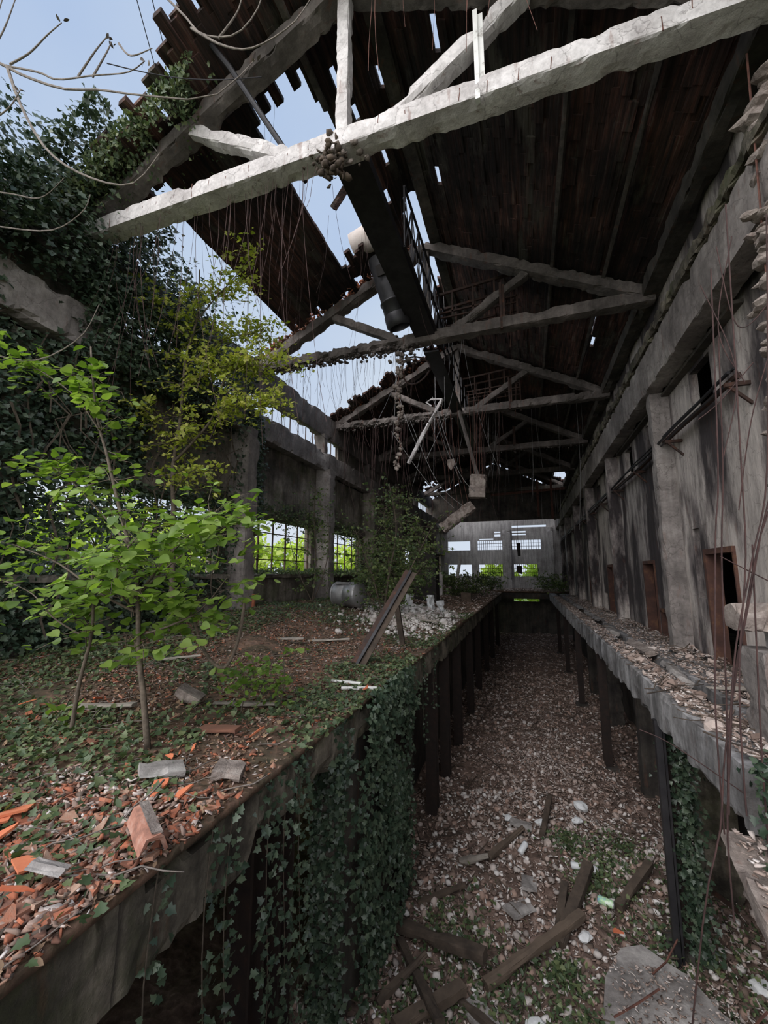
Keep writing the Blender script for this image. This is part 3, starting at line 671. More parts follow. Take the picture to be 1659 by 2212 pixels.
# stove pipe hanging beside truss 2
t = tag(empty('exhaust_pipe', (-2.86, 9.75, 8.05)), 'dark sheet metal exhaust pipe hanging through the roof beside the second truss', 'exhaust pipe')
def lathe(prof, k=24):
    V = []; F = []
    for i, (r, z) in enumerate(prof):
        for j in range(k): a = 2*math.pi*j/k; V.append((r*math.cos(a), r*math.sin(a), z))
    for i in range(len(prof)-1):
        for j in range(k): F.append((i*k+j, i*k+(j+1) % k, (i+1)*k+(j+1) % k, (i+1)*k+j))
    return V, F
def addxf(q, VF, mat4): q.add([mat4 @ Vector(v) for v in VF[0]], VF[1])
tilt = Matrix.Rotation(math.radians(-12), 4, 'Y') @ Matrix.Rotation(math.radians(16), 4, 'X')
q = MB(); addxf(q, lathe([(0.27, 0.0), (0.33, 0.06), (0.33, 0.32), (0.29, 0.36)]), tilt); q.build('pipe_section', M['darkmetal'], t, True)
q = MB(); addxf(q, lathe([(0.285, 0.33), (0.31, 0.37), (0.31, 0.62), (0.34, 0.64), (0.34, 0.68), (0.30, 0.70)]), tilt); q.build('pipe_section', M['darkmetal'], t, True)
q = MB(); addxf(q, lathe([(0.30, 0.66), (0.31, 1.0), (0.33, 1.1), (0.31, 1.2), (0.34, 1.75), (0.36, 1.8)]), tilt); sec_ = q.build('pipe_section', M['darkmetal'], t, True)
q = MB(); q.box((-0.14, -0.37, 1.25), (0.12, -0.34, 1.5), 0.01); o = q.build('access_hatch', M['black'], sec_); o.matrix_local = tilt
t = tag(empty('vent_cowl', (-4.15, 9.75, 10.65)), 'pale beige round vent cowl lying on top of the roof above the gap', 'vent cowl')
lay = Matrix.Translation((0, 0, 0.2)) @ Matrix.Rotation(math.radians(78), 4, 'Y')
q = MB(); addxf(q, lathe([(0.10, -0.1), (0.30, -0.1), (0.36, 0.5), (0.40, 0.55), (0.38, 1.2), (0.2, 1.22)]), lay); q.build('cowl_body', M['palechips'], t, True)
q = MB(); addxf(q, lathe([(0.40, 0.50), (0.43, 0.5), (0.43, 0.58), (0.40, 0.58)]), lay); q.build('band', M['rebar'], t, True)
# loose hanging tiles in the gap
for j, (x, y, z, l, r, lb) in enumerate([(-3.35, 7.0, 9.45, 0.55, 0.5, 'broken clay plank dangling in the open roof gap, upper one'), (-3.15, 8.3, 9.9, 0.6, -0.7, 'broken clay plank dangling in the open roof gap near the ridge trough'), (-3.4, 10.9, 9.0, 0.75, 0.15, 'thin clay strip hanging point down behind the second truss'), (-3.1, 10.8, 9.6, 0.5, -0.5, 'clay plank stub hanging beside the exhaust pipe')]):
    q = MB(); q.beam((0, 0, -l/2), (0, 0, l/2), 0.16 if j != 2 else 0.10, 0.05, 0.06, 0.02, 0.05, up=(0, 1, 0), seed=j+3); o = q.build('hanging_tile', M['roof']); o.location = (x, y, z); o.rotation_euler = (0.2, r, 0.6); tag(o, lb, 'hanging tile', 'hanging roof tiles')
# rubble clots on the chords and the hanging strings of rubble
def clot(name, c, n, sp, s, mat, label, cat, seed=0):
    P = np.array(c)+RNG.normal(0, 1, (n, 3))*np.array(sp)
    o = scatter(name, ROCKS+SHARDS[:3], P-np.array(c), rotmats(n, tilt=1), RNG.uniform(s*.5, s*1.3, n), mat); o.location = c
    return tag(o, label, cat)
clot('hanging_rubble', (-2.50, 4.9, 7.80), 80, (0.13, 0.10, 0.12), 0.12, M['wood'], 'brown bird nest like clot of rubble under the nearest truss', 'rubble clot')
clot('hanging_rubble', (-3.0, 10.7, 7.9), 60, (0.2, 0.1, 0.2), 0.14, M['truss'], 'lump of broken concrete hanging under the second truss above the long rubble string', 'rubble clot')
t = tag(empty('rubble_string', (-3.12, 10.5, 7.6)), 'long string of concrete crumbs hanging on a wire below the second truss', 'rubble string')
q = MB(); wp = [(0.05*math.sin(k*1.1), 0, -k*0.2) for k in range(17)]; q.tube(wp, 0.012, 4); q.build('wire', M['rebar'], t)
zz = -np.sort(RNG.uniform(0.0, 3.2, 90)); P = np.stack([0.05*np.sin(-zz/0.2*1.1)+RNG.normal(0, .045, 90), RNG.normal(0, .045, 90), zz], 1)
scatter('concrete_crumbs', ROCKS, P, rotmats(90, tilt=1), RNG.uniform(.07, .17, 90), M['lump'], t)['kind'] = 'stuff'
q = MB(); q.tube([(0.42*math.cos(a), 0.1*math.sin(a*2), 0.42*math.sin(a)) for a in np.linspace(0, 6.0, 20)], 0.025, 5); o = q.build('cable_loop', M['steel']); o.location = (-2.8, 11.2, 7.55); tag(o, 'loose dark loop of cable hanging under the second truss', 'cable loop')
# dangling white strut and the hanging concrete chunk on the third truss
q = MB(); q.beam((0, 0, 0), (-0.75, -0.1, -1.45), 0.13, 0.13, 0.1, 0.01, 0.03, up=(0, 1, 0), seed=5); o = q.build('dangling_strut', M['white']); o.location = (-3.1, 14.2, 7.0); tag(o, 'broken pale strut dangling down from the third truss', 'strut')
q = MB(); q.beam((0, 0, 0), (0.35, 0, -0.9), 0.10, 0.16, 0.08, 0.02, 0.03, up=(0, 1, 0), seed=7); q.tube([(0, 0, 0), (-0.3, 0, -.3), (-0.35, 0, -.5), (-0.1, 0, -.45)], .03, 5); o = q.build('dangling_bracket', M['white']); o.location = (-2.6, 14.3, 7.9); o.rotation_euler = (0, 0.9, 0); tag(o, 'twisted pale bracket hooked under the middle of the third truss', 'bracket')
q = MB(); q.beam((0, 0, 0), (0.62, 0, -2.6), 0.14, 0.14, 0.2, 0.01, 0.03, up=(0, 1, 0), seed=9); o = q.build('dangling_strut', M['truss']); o.location = (-2.2, 15.6, 7.9); tag(o, 'long grey strut hanging from the third truss to the suspended concrete chunk', 'strut')
t = tag(empty('concrete_chunk', (-1.5, 14.5, 4.65)), 'squarish concrete chunk suspended in mid air on thin wires', 'concrete chunk')
q = MB(); q.beam((0, 0, -0.42), (0.06, 0, 0.38), 0.56, 0.4, 0.07, 0.06, 0.12, up=(0, 1, 0), seed=21); q.build('block', M['lump'], t)
q = MB()
for k in range(5): q.tube([(-.2+k*.1, 0, .3), (-.22+k*.12+random.uniform(-.1, .1), 0, 2.0), (-.2+k*.2, 0, 3.5)], .008, 4)
q.build('suspension_wire', M['rebar'], t)['kind'] = 'stuff'
t = tag(empty('concrete_chunk', (-2.15, 14.6, 3.55)), 'pale long lump of concrete hanging aslant below the squarish suspended chunk', 'concrete chunk')
q = MB(); q.beam((-0.6, 0, -0.35), (0.5, 0, 0.45), 0.38, 0.42, 0.07, 0.10, 0.18, up=(0, 1, 0), seed=25, freq=4); q.build('block', M['lump'], t)
q = MB()
for k in range(5): q.tube([(-.4+k*.2, 0, .1), (-.5+k*.14, 0, 2.0), (-1.2+k*.3, .2, 4.4)], .007, 4)
q.build('suspension_wire', M['rebar'], t)['kind'] = 'stuff'
q = MB(); q.box((-.13, -.02, -.1), (.13, .02, .12), .02); q.add([(-.13, 0, -.1), (.13, 0, -.1), (0, 0, -.3)], [(0, 1, 2)]); o = q.build('hanging_flake', M['lump']); o.location = (-2.5, 15.2, 5.75); tag(o, 'small pale flake hanging in the dark behind the dangling strut', 'flake')
q = MB(); q.box((-.10, -.02, -.45), (.10, .05, .45), .03); o = q.build('hanging_bag', M['black']); o.location = (-0.45, 30.0, 3.25); tag(o, 'narrow black object hanging on a wire in front of the far wall', 'hanging object')
pipe('hanging_wire', [(-0.45, 30, 8.3), (-0.46, 30, 5), (-0.45, 30, 0.7)], 0.012, M['rebar'], 'wire holding the narrow black object before the far wall', 'wire')
q = MB(); q.box((-.14, -.02, -.2), (.12, .04, .2), .05); o = q.build('hanging_bag', M['black']); o.location = (-0.44, 30.0, 1.9); tag(o, 'ragged black scrap hanging below the narrow black object', 'hanging object')

# ================================================================ PIT POSTS
def ibeam(q, z0, z1, w=0.22, tw=0.02, d=0.22):
    q.box((-w/2, -d/2, z0), (w/2, -d/2+tw, z1), .003); q.box((-w/2, d/2-tw, z0), (w/2, d/2, z1), .003); q.box((-tw/2, -d/2, z0), (tw/2, d/2, z1), .002)
LP = [(-2.62, 3.75), (-2.62, 4.25), (-2.25, 7.25), (-2.25, 10.1), (-2.25, 11.75), (-2.25, 13.9), (-2.25, 17.0), (-2.25, 20.0), (-2.25, 24.0), (-2.25, 28), (-2.25, 33)]
LN_ = ['thin rusty steel post under the near end of the left slab, nearer of the pair', 'rusty steel post under the near end of the left slab, farther of the pair', 'tall dark steel post at the end of the ivy covered pier', 'dark ivy dotted steel post, first past the ivy covered pier', 'reddish steel post, second past the ivy covered pier', 'dark steel post, third past the ivy covered pier'] + ['dark steel post in the shadows under the left slab edge']*5
for i, (x, y) in enumerate(LP):
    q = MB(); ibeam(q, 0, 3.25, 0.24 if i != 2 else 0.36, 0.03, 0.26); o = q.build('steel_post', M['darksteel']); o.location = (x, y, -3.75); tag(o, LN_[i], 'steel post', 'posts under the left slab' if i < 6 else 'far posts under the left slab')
RP = [(1.88, 7.75), (1.88, 13.6), (1.88, 19.4), (1.88, 25.2), (1.88, 31.0)]
RN_ = ['ivy draped double steel post under the right slab edge, nearest one', 'steel post under the right slab edge, second from the camera', 'lone dark steel post under the right slab edge, third from the camera', 'dark steel post under the right slab edge, fourth', 'dark steel post under the right slab edge near the pit end']
for i, (x, y) in enumerate(RP):
    t = tag(empty('steel_post', (x, y, -3.9)), RN_[i], 'steel post', 'posts under the right slab')
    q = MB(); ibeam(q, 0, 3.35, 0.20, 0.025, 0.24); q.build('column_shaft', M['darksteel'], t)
    q = MB(); q.box((-.22, -.22, 0), (.22, .22, 0.35), .01); q.build('footing', M['dark'], t)
    if i == 0:
        q = MB(); q.box((-0.20, -0.30, 0.2), (-0.12, -0.2, 3.4), .003); q.box((-.11, -.29, .2), (-.08, -.2, 3.4), .003); q.build('channel_bar', M['darkmetal'], t)
        q = MB(); q.bar((0.1, 0, 1.3), (0.75, 0.3, 0.75), .08, .06); q.build('brace', M['steel'], t)
for i, (x, y, w) in enumerate([(2.75, 8.9, 0.5), (2.7, 12.6, 0.5), (2.7, 17.2, .5), (2.7, 21.5, .5)]):
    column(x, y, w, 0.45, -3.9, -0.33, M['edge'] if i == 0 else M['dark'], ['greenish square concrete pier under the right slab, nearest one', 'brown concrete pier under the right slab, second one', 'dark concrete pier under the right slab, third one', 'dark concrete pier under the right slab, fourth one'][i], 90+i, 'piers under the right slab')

# ================================================================ BARREL, LEANING BEAMS, BROKEN COLUMN
t = tag(empty('barrel', (-5.45, 12.5, 0.98)), 'grey metal tank lying on its side below the left windows', 'tank')
lay = Matrix.Rotation(math.radians(-16), 4, 'Z') @ Matrix.Rotation(math.radians(90), 4, 'Y')
q = MB(); addxf(q, lathe([(0.0, -.52), (.30, -.52), (.36, -.47), (.38, -.42), (.38, .02), (.37, .03), (.37, .06), (.39, .07), (.39, .45), (.36, .50), (.0, .5)], 32), lay); drum_ = q.build('drum', M['galv'], t, True)
q = MB(); addxf(q, lathe([(0.385, -.44), (.40, -.43), (.40, -.40), (.385, -.39)], 32), lay); q.build('rim', M['galv'], drum_, True)
q = MB(); q.box((-.35, -.25, .33), (.15, .2, .375), .008); q.bar((-.3, -.24, .37), (.12, -.26, .37), .03, .03); q.build('hatch', M['galv'], t)
# two timbers / channels leaning
t = tag(empty('leaning_channel', (-2.92, 6.98, 0.05)), 'long dark steel channel leaning up off the left slab edge', 'channel beam')
a = Vector((0, 0, -0.1)); b = Vector((0.62, 1.55, 1.60))
q = MB(); q.bar(a, b, 0.19, 0.05, up=(-1, 0, .4)); q.build('web', M['darkmetal'], t)
q = MB(); q.bar(a+Vector((-.07, .03, .05)), b+Vector((-.07, .03, .05)), 0.03, 0.10, up=(-1, 0, .4)); q.build('flange', M['steel'], t)
q = MB(); q.bar(a+Vector((.09, -.02, .0)), b+Vector((.09, -.02, .0)), 0.025, 0.10, up=(-1, 0, .4)); q.build('flange', M['wood'], t)
q = MB(); q.beam((0, 0, 0), (-0.10, -0.2, 1.05), 0.11, 0.08, .1, .005, .01, up=(0, 1, 0)); o = q.build('timber_prop', M['wood']); o.location = (-2.62, 9.0, 0.12); tag(o, 'short dark timber standing upright behind the leaning channel', 'timber')
# broken column remains at the right edge
t = tag(empty('broken_column', (2.38, 5.4, 0.0)), 'shattered concrete column at the right edge, a square stub with a ragged cap and hanging lumps', 'broken column')
q = MB(); q.beam((0, 0, -0.05), (0.0, 0, 0.88), 0.5, 0.5, .08, .02, .06, up=(0, 1, 0), seed=91); q.build('stub', M['beam'], t)
q = MB(); q.beam((0.12, 0, 0.85), (0.12, 0, 1.1), 0.36, 0.4, .08, .01, .02, up=(0, 1, 0), seed=93); q.build('stub', M['white'], t)
q = MB(); q.beam((-0.36, 0, 1.20), (0.5, 0.05, 1.23), 0.36, 0.28, .04, .07, .14, up=(0, 0, 1), seed=92, freq=6); q.build('capping_lump', M['lump'], t)
def lumps(z0, z1, n, sx, s, x0):
    for k in range(n):
        V, F = ROCKS2[k % 6]; q = MB(); sc = s*random.uniform(.6, 1.3); p = Vector((random.gauss(x0, sx), random.gauss(0, .07), random.uniform(z0, z1)))
        R3 = Matrix.Rotation(random.uniform(0, 6), 3, 'Z') @ Matrix.Rotation(random.uniform(-.35, .35), 3, 'X') @ Matrix.Diagonal((1.1, .95, .7))
        q.add([R3 @ (Vector(v)*sc)+p for v in V], F); q.build('hanging_lump', M['lump'], t)
lumps(6.2, 7.5, 30, .06, .26, .60); lumps(4.8, 6.0, 34, .06, .23, .42); lumps(2.9, 4.6, 26, .05, .19, .32); lumps(2.2, 2.7, 5, .05, .18, .22)
q = MB(); q.tube([(.28, 0, 1.2), (.25, 0, 3), (.33, 0, 5), (.45, 0, 7.9)], .012, 5); q.build('rebar', M['rebar'], t)
ST = [
    [(2.3, 4.45, 5.0), (2.05, 4.45, 2.61), (1.86, 4.45, 1.80), (1.66, 4.45, 1.02), (1.54, 4.45, 0.26), (1.48, 4.45, -0.31) ],
    [(2.2, 4.45, 2.8), (1.91, 4.45, 1.84), (1.77, 4.45, 1.29), (1.63, 4.45, 0.71), (1.54, 4.45, 0.08), (1.47, 4.45, -0.45), (1.45, 4.45, -1.12) ],
    [(1.85, 4.45, 4.6), (1.72, 4.45, 2.64), (1.64, 4.45, 2.01), (1.56, 4.45, 1.21), (1.49, 4.45, 0.44), (1.46, 4.45, -0.50) ],
    [(1.86, 4.45, 3.9), (1.77, 4.45, 2.63), (1.68, 4.45, 1.80), (1.62, 4.45, 0.94), (1.57, 4.45, 0.27), (1.50, 4.45, -0.5) ],
    [(2.0, 4.45, 5.2), (1.91, 4.45, 3.49), (1.86, 4.45, 2.62), (1.81, 4.45, 1.80), (1.69, 4.45, 1.02), (1.63, 4.45, 0.42), (1.60, 4.45, -0.3) ],
    [(2.4, 4.45, 3.0), (2.00, 4.45, 2.12), (1.85, 4.45, 1.56), (1.73, 4.45, 1.10), (1.62, 4.45, 0.64), (1.50, 4.45, 0.08), (1.42, 4.45, -0.46), (1.27, 4.45, -1.00), (1.1, 4.6, -2.2) ],
    [(1.9, 4.45, 1.9), (1.83, 4.45, 0.9), (1.78, 4.45, 0.1), (1.74, 4.45, -0.8), (1.72, 4.5, -1.6)],
    [(1.67, 4.45, 1.80), (1.94, 4.45, 1.62), (2.3, 4.5, 1.4) ], [(1.72, 4.45, 4.4), (1.91, 4.45, 3.49), (1.74, 4.45, 2.70) ],
    [(1.90, 4.45, 4.8), (1.99, 4.45, 3.94), (2.3, 4.45, 4.2) ], [(2.05, 4.45, 4.9), (1.85, 4.45, 3.97), (2.0, 4.45, 3.4) ],
    [(1.62, 4.45, 3.1), (1.8, 4.45, 3.25), (2.1, 4.45, 3.6)], [(1.8, 4.45, 2.2), (2.0, 4.45, 3.1), (2.35, 4.45, 4.1)], [(0.94, 4.7, 0.19), (1.21, 4.7, 0.08), (1.74, 4.7, -0.27) ]]
t = tag(empty('rebar_bundle', (1.55, 4.45, 0.0)), 'tangle of long thin rusty rebars drooping in front of the right ledge', 'rebars')
for k, st_ in enumerate(ST):
    q = MB(); q.tube([v-Vector((1.55, 4.45, 0))+Vector((0, .04*(k % 4), 0)) for v in bez0(st_, 20)], .007 if k < 7 else .005, 5); q.build('rebar', M['wire'], t)
# fallen slab hanging at the near end of the right floor
q = MB(); q.beam((2.17, 3.75, -1.02), (2.17, 4.75, -0.62), 1.35, 0.2, .05, .06, .12, seed=95, freq=4); struct(q.build('floor_right.001', M['lump']))

# ================================================================ VEGETATION
def nrm(v): v = np.asarray(v, float); return v/np.linalg.norm(v)
U3 = np.array
def leafcloud(name, P, size, templ, mat, parent=None, up=None, tilt=0.7, smin=0.6, world=False):
    if world: P = np.asarray(P)-np.array(parent.location)
    n = len(P); upv = None if up is None else np.tile(U3(up, float), (n, 1))
    return scatter(name, templ, P, rotmats(n, tilt=tilt, up=upv), RNG.uniform(size*smin, size*1.25, n), mat, parent)
# --- ivy covering the left wall (one plant mass); leaves face into the hall, sky and light
def ivy_points(n, f):
    out = []
    while len(out) < n:
        p = f()
        if p is not None: out.append(p)
    return np.array(out)
t = tag(empty('ivy_curtain', (-7.9, 4.0, 0.6)), 'huge dark ivy mass smothering the near end of the left wall', 'ivy')
def f_wall():
    y = random.uniform(1.6, 10.2); z = random.uniform(0.4, 9.0)
    d = 1.0
    if 6.7 < y and 3.6 < z < 5.6: d = 0.10+0.5*max(0, nz(y, z, 1.2, 5))
    if y > 8.2: d *= 0.45 if z < 6 else 0.65
    if y > 8.6 and z > 7.6: d *= 0.3
    if 3.8 < y < 5.6 and 5.75 < z < 6.75: d = 0.05
    if 5.4 < y < 9.2 and 1.7 < z < 3.4: d = 0.35 if y > 8 else .75
    if 8.3 < z: d *= 0.8
    if nz(y, z, 0.8, 77) < -0.25: d *= 0.4
    if random.random() > d: return None
    bul = 0.15+0.55*max(0, nz(y, z, 0.7, 3)+0.35)+(0.35 if z > 6.7 else 0)
    return (-7.95+random.random()**1.5*bul+(0.5*(z > 6.5)*(1 if y < 7 else .3)*random.random()), y, z)
def f_beam():
    y = random.uniform(4.9, 9.6); z = random.uniform(5.6, 7.6); x = -7.55+random.random()**2*.45
    if random.random() > (1.0 if y < 7.2 else .75-.25*(y-7.2)): return None
    return (x, y, z)
P = ivy_points(5200, f_beam); leafcloud('foliage', P, 0.105, [IVY, OVAL], M['ivy'], t, up=(0.8, -0.25, 0.55), tilt=.5, world=True)['kind'] = 'stuff'
P = ivy_points(30000, f_wall); leafcloud('foliage', P, 0.105, [IVY, IVY, OVAL], M['ivy'], t, up=(0.8, -0.25, 0.55), tilt=.5, world=True)['kind'] = 'stuff'
def f_top():
    y = random.uniform(2.4, 6.3); x = random.uniform(-8.3, -6.4)
    z = zroof(x)+0.1+random.random()**2*0.5+0.3*nz(x, y, 1.5, 4)
    if y > 5.3 and x > -6.9: return None
    if y < 3.9: z = 7.85-0.5*(3.9-y)+random.uniform(-.7, .35)+0.25*nz(x*1.5, y, 1, 4); x = min(x, -6.9)
    return (x, y, z)
P = ivy_points(6500, f_top); leafcloud('foliage', P, 0.10, [IVY, OVAL], M['ivy'], t, up=(0.4, -0.4, 0.8), tilt=.8, world=True)['kind'] = 'stuff'
q = MB()
for k in range(60):
    y = random.uniform(2, 9.5); z = random.uniform(.5, 6); pts = [(-7.75+.15*random.random(), y+.12*i*random.uniform(-1, 1), z+i*.35) for i in range(6)]; q.tube(pts, random.uniform(.008, .02), 4)
o = q.build('stem', M['bark'], t); o['kind'] = 'stuff'; o.location = -t.location
t = tag(empty('roof_ivy', (-6.2, 4.3, 8.9)), 'ivy trailing along the broken left roof edge and nearest rafter', 'ivy')
def f_roofedge():
    x = random.uniform(-7.8, -4.6); y = 4.25+abs(random.gauss(0, .45)); z = zroof(x)-0.05-abs(random.gauss(0, .22))
    if nz(x, y, 2, 8) < -0.15+0.1*(x+6): return None
    return (x, y, z)
P = ivy_points(3000, f_roofedge); leafcloud('foliage', P, 0.075, [IVY, OVAL], M['ivyg'], t, up=(0.1, -0.7, -0.3), tilt=.8, world=True)['kind'] = 'stuff'
t = tag(empty('column_ivy', (-7.55, 10.0, 1.6)), 'ivy strip climbing the upper half of the left column beside the first clear window', 'ivy')
P = ivy_points(2600, lambda: (-7.6+random.random()*.15, random.gauss(10.15, .25), random.uniform(3.2, 6.4)) if random.random() < .9 else (-7.6, random.uniform(9.4, 10.5), random.uniform(1.5, 6)))
leafcloud('foliage', P, 0.09, [IVY], M['ivy'], t, up=(.9, -.3, .4), tilt=.5, world=True)['kind'] = 'stuff'
# ivy on sill and lintel of left windows
t = tag(empty('sill_ivy', (-7.8, 12.5, 1.6)), 'ivy and dry creeper lying along the sills and lintels of the two clear left windows', 'ivy')
P = ivy_points(4200, lambda: (-7.75+random.gauss(0, .12), random.uniform(10.4, 24), 1.64+abs(random.gauss(0, .08))) if random.random() < .5 else (-7.85+abs(random.gauss(0, .07)), random.uniform(8, 19), 3.62+random.gauss(0, .22)))
leafcloud('foliage', P, 0.085, [IVY, OVAL], M['ivyg'], t, up=(.6, -.3, .7), tilt=.7, world=True)['kind'] = 'stuff'
# --- ivy over the pit edge, curtain on the pier
t = tag(empty('pier_ivy', (-2.15, 5.6, 0.0)), 'tall ivy curtain spilling over the slab edge and down the pit pier', 'ivy')
def f_pier():
    y = random.triangular(4.7, 7.5, 6.3); z = 0.1-3.4*random.random()**1.3
    if y < 4.7 and z < -.6: return None
    if random.random() > 0.55+1.4*(nz(y, z, 1.3, 2)) : return None
    return (-2.07+random.random()*.14+(0.1 if z > -.6 else 0), y, z)
P = ivy_points(1300, lambda: (random.uniform(-2.62, -2.15), 4.93+random.random()*.05, .0-3.4*random.random()**1.2) if random.random() < .9 else (-2.1, random.uniform(4.4, 5), random.uniform(-.8, 0)))
leafcloud('foliage', P, 0.072, [IVY], M['ivy'], t, up=(.4, -.9, .35), tilt=.45, world=True)['kind'] = 'stuff'
P = ivy_points(6500, f_pier); leafcloud('foliage', P, 0.072, [IVY], M['ivy'], t, up=(.9, -.35, .35), tilt=.45, world=True)['kind'] = 'stuff'
for j, (y0, z1, lab) in enumerate([(3.25, -2.6, 'ivy strand trailing from the slab edge in front of the double posts'), (3.5, -1.9, 'second ivy strand trailing near the double posts'), (2.55, -2.0, 'thin ivy strand hanging over the dark void at bottom left'), (2.75, -2.4, 'thin ivy strand hanging at bottom left, the farther of two'), (2.1, -2.2, 'ivy strand hanging down at the bottom edge of the picture'), (3.75, -3.2, 'long dense ivy strand beside the pier'), (8.6, -1.6, 'ivy strand hanging from the slab edge past the pier'), (9.6, -1.2, 'short ivy strand hanging farther along the slab edge')]):
    t = tag(empty('hanging_ivy', (-2.08, y0, -0.1)), lab, 'ivy', 'ivy strands hanging off the left slab')
    n = int(20+abs(z1)*40*(2.6 if j in (0, 5) else 1)); w = .10 if j in (0, 5) else .03
    P = np.stack([RNG.normal(0.03, .03, n), RNG.normal(0, w, n), RNG.uniform(z1, 0.1, n)], 1)
    leafcloud('foliage', P, 0.052, [IVY], M['ivy'], t, up=(.9, -.5, .2), tilt=.4)['kind'] = 'stuff'
    q = MB(); q.tube([(0, .04*math.sin(z*3), z) for z in np.linspace(0.1, z1, 9)], .004, 4); q.build('stem', M['bark'], t)
# --- ground ivy on the left slab
t = tag(empty('ground_ivy', (-4.5, 4, 0.1)), 'low carpet of ivy creeping over the littered left floor', 'ground ivy')
def f_g():
    y = 1.4+random.random()**1.6*16; x = random.uniform(-7.8, -2.0)
    d = 0.40+1.1*nz(x, y, 0.75, 11)
    if y > 5: d += 0.15
    if x < -6: d += .25
    if x > -3.0 and 4.5 < y < 8: d += 0.7
    if y < 2.5 and x > -3.3: d -= 0.55
    if 2.6 < y < 3.6 and x < -3.0: d += .55
    if 3.6 < y < 5.0 and -5.5 < x < -2.5: d -= .35
    if 5.6 < y < 9.5 and -5.6 < x < -3.2: d -= .5
    if random.random() > d: return None
    return (x, y, gl(x, y)+random.uniform(.01, .07))
P = ivy_points(26000, f_g); leafcloud('foliage', P, 0.062, [IVY, IVY, OVAL], M['ivyg'], t, up=(0, -.2, 1), tilt=.45, world=True)['kind'] = 'stuff'
# --- ivy patches in the pit and round the right posts
t = tag(empty('pit_ivy', (1.2, 8.0, -3.6)), 'green ivy and weed patches growing through the pit rubble', 'ground ivy')
def f_p():
    c = random.choice([(1.15, 8.9, .35), (1.35, 9.6, .3), (0.85, 8.4, .22), (0.45, 9.4, .2), (-1.2, 6.3, .45), (-.6, 6.5, .35), (-.3, 5.7, .35), (.35, 6.0, .25), (1.6, 7.6, .4), (2.4, 8.2, .7), (2.8, 6.8, .8), (-1.3, 7.1, .3), (2.5, 7.5, .6), (-1.6, 5.2, .4), (.2, 6.6, .15)])
    x = random.gauss(c[0], c[2]); y = random.gauss(c[1], c[2]*1.1)
    return (x, y, gp(x, y)+abs(random.gauss(.04, .07)))
P = ivy_points(5500, f_p); leafcloud('foliage', P, 0.065, [IVY, OVAL], M['ivyg'], t, up=(0, -.2, 1), tilt=.6, world=True)['kind'] = 'stuff'
t = tag(empty('post_ivy', (1.95, 7.7, -3.6)), 'dark ivy climbing the nearest steel post under the right slab', 'ivy')
P = ivy_points(1600, lambda: (random.gauss(2.0, .10), 7.62+random.gauss(0, .08), random.uniform(-3.6, -.7)))
leafcloud('foliage', P-np.array([1.95, 7.7, -3.6]), 0.07, [IVY], M['ivy'], t, up=(-.3, -.9, .3), tilt=.5)['kind'] = 'stuff'
t = tag(empty('corner_ivy', (2.0, 4.4, -0.4)), 'ivy clump at the lower right corner growing over the fallen slab end', 'ivy')
P = ivy_points(1500, lambda: (max(1.72, random.gauss(2.0, .14)), random.gauss(4.5, .12), random.uniform(-.9, 0.12)))
leafcloud('foliage', P-np.array([2.0, 4.4, -.4]), 0.07, [IVY, OVAL], M['ivy'], t, up=(-.5, -.7, .4), tilt=.6)['kind'] = 'stuff'

# --- trees: random branching from a given skeleton
bez = bez0
def tree(name, base, limbs, twigs, leafsize, per, mat, templ, label, cat, bark='bark', leaf_up=(0, -.25, 1), tilt=.35, droop=.25, spread=.5, group=None, trunk_r=.03, lname='foliage'):
    t = tag(empty(name, base), label, cat, group); B = Vector(base); L = []
    qt = MB(); qb = MB()
    for li, (pts, r0, r1) in enumerate(limbs):
        c = bez(pts, 14); (qt if li == 0 else qb).tube([p-B for p in c], r0, 7, r1)
        ntw = twigs[li] if isinstance(twigs, (list, tuple)) else twigs
        for k in range(ntw):
            s = random.uniform(0.15, 1.0)**0.8; p = c[min(14, int(s*14))]
            d = Vector((random.gauss(0, 1), random.gauss(0, .8), random.gauss(0.25, .35))).normalized(); ln = random.uniform(.5, 1.2)*spread
            e = [p+d*ln*u_+Vector((0, 0, -droop*ln*u_*u_))+Vector((random.gauss(0, .02),)*3) for u_ in (0, .25, .5, .75, 1)]
            qb.tube([x-B for x in e], r1*0.6, 4, r1*0.3, cap=False)
            for m_ in range(per):
                u_ = random.uniform(.2, 1.05); i_ = min(3, int(u_*4)); a = e[i_].lerp(e[i_+1], min(1, u_*4-i_))
                L.append(a+Vector((random.gauss(0, 1), random.gauss(0, 1), random.gauss(0, .4)))*leafsize*.6)
    qt.build('trunk', M[bark], t, True)
    if qb.n: o = qb.build('branches', M[bark], t, True)
    P = np.array([tuple(p-B) for p in L]); o = leafcloud(lname, P, leafsize, templ, mat, t, up=leaf_up, tilt=tilt); o['kind'] = 'stuff'
    return t
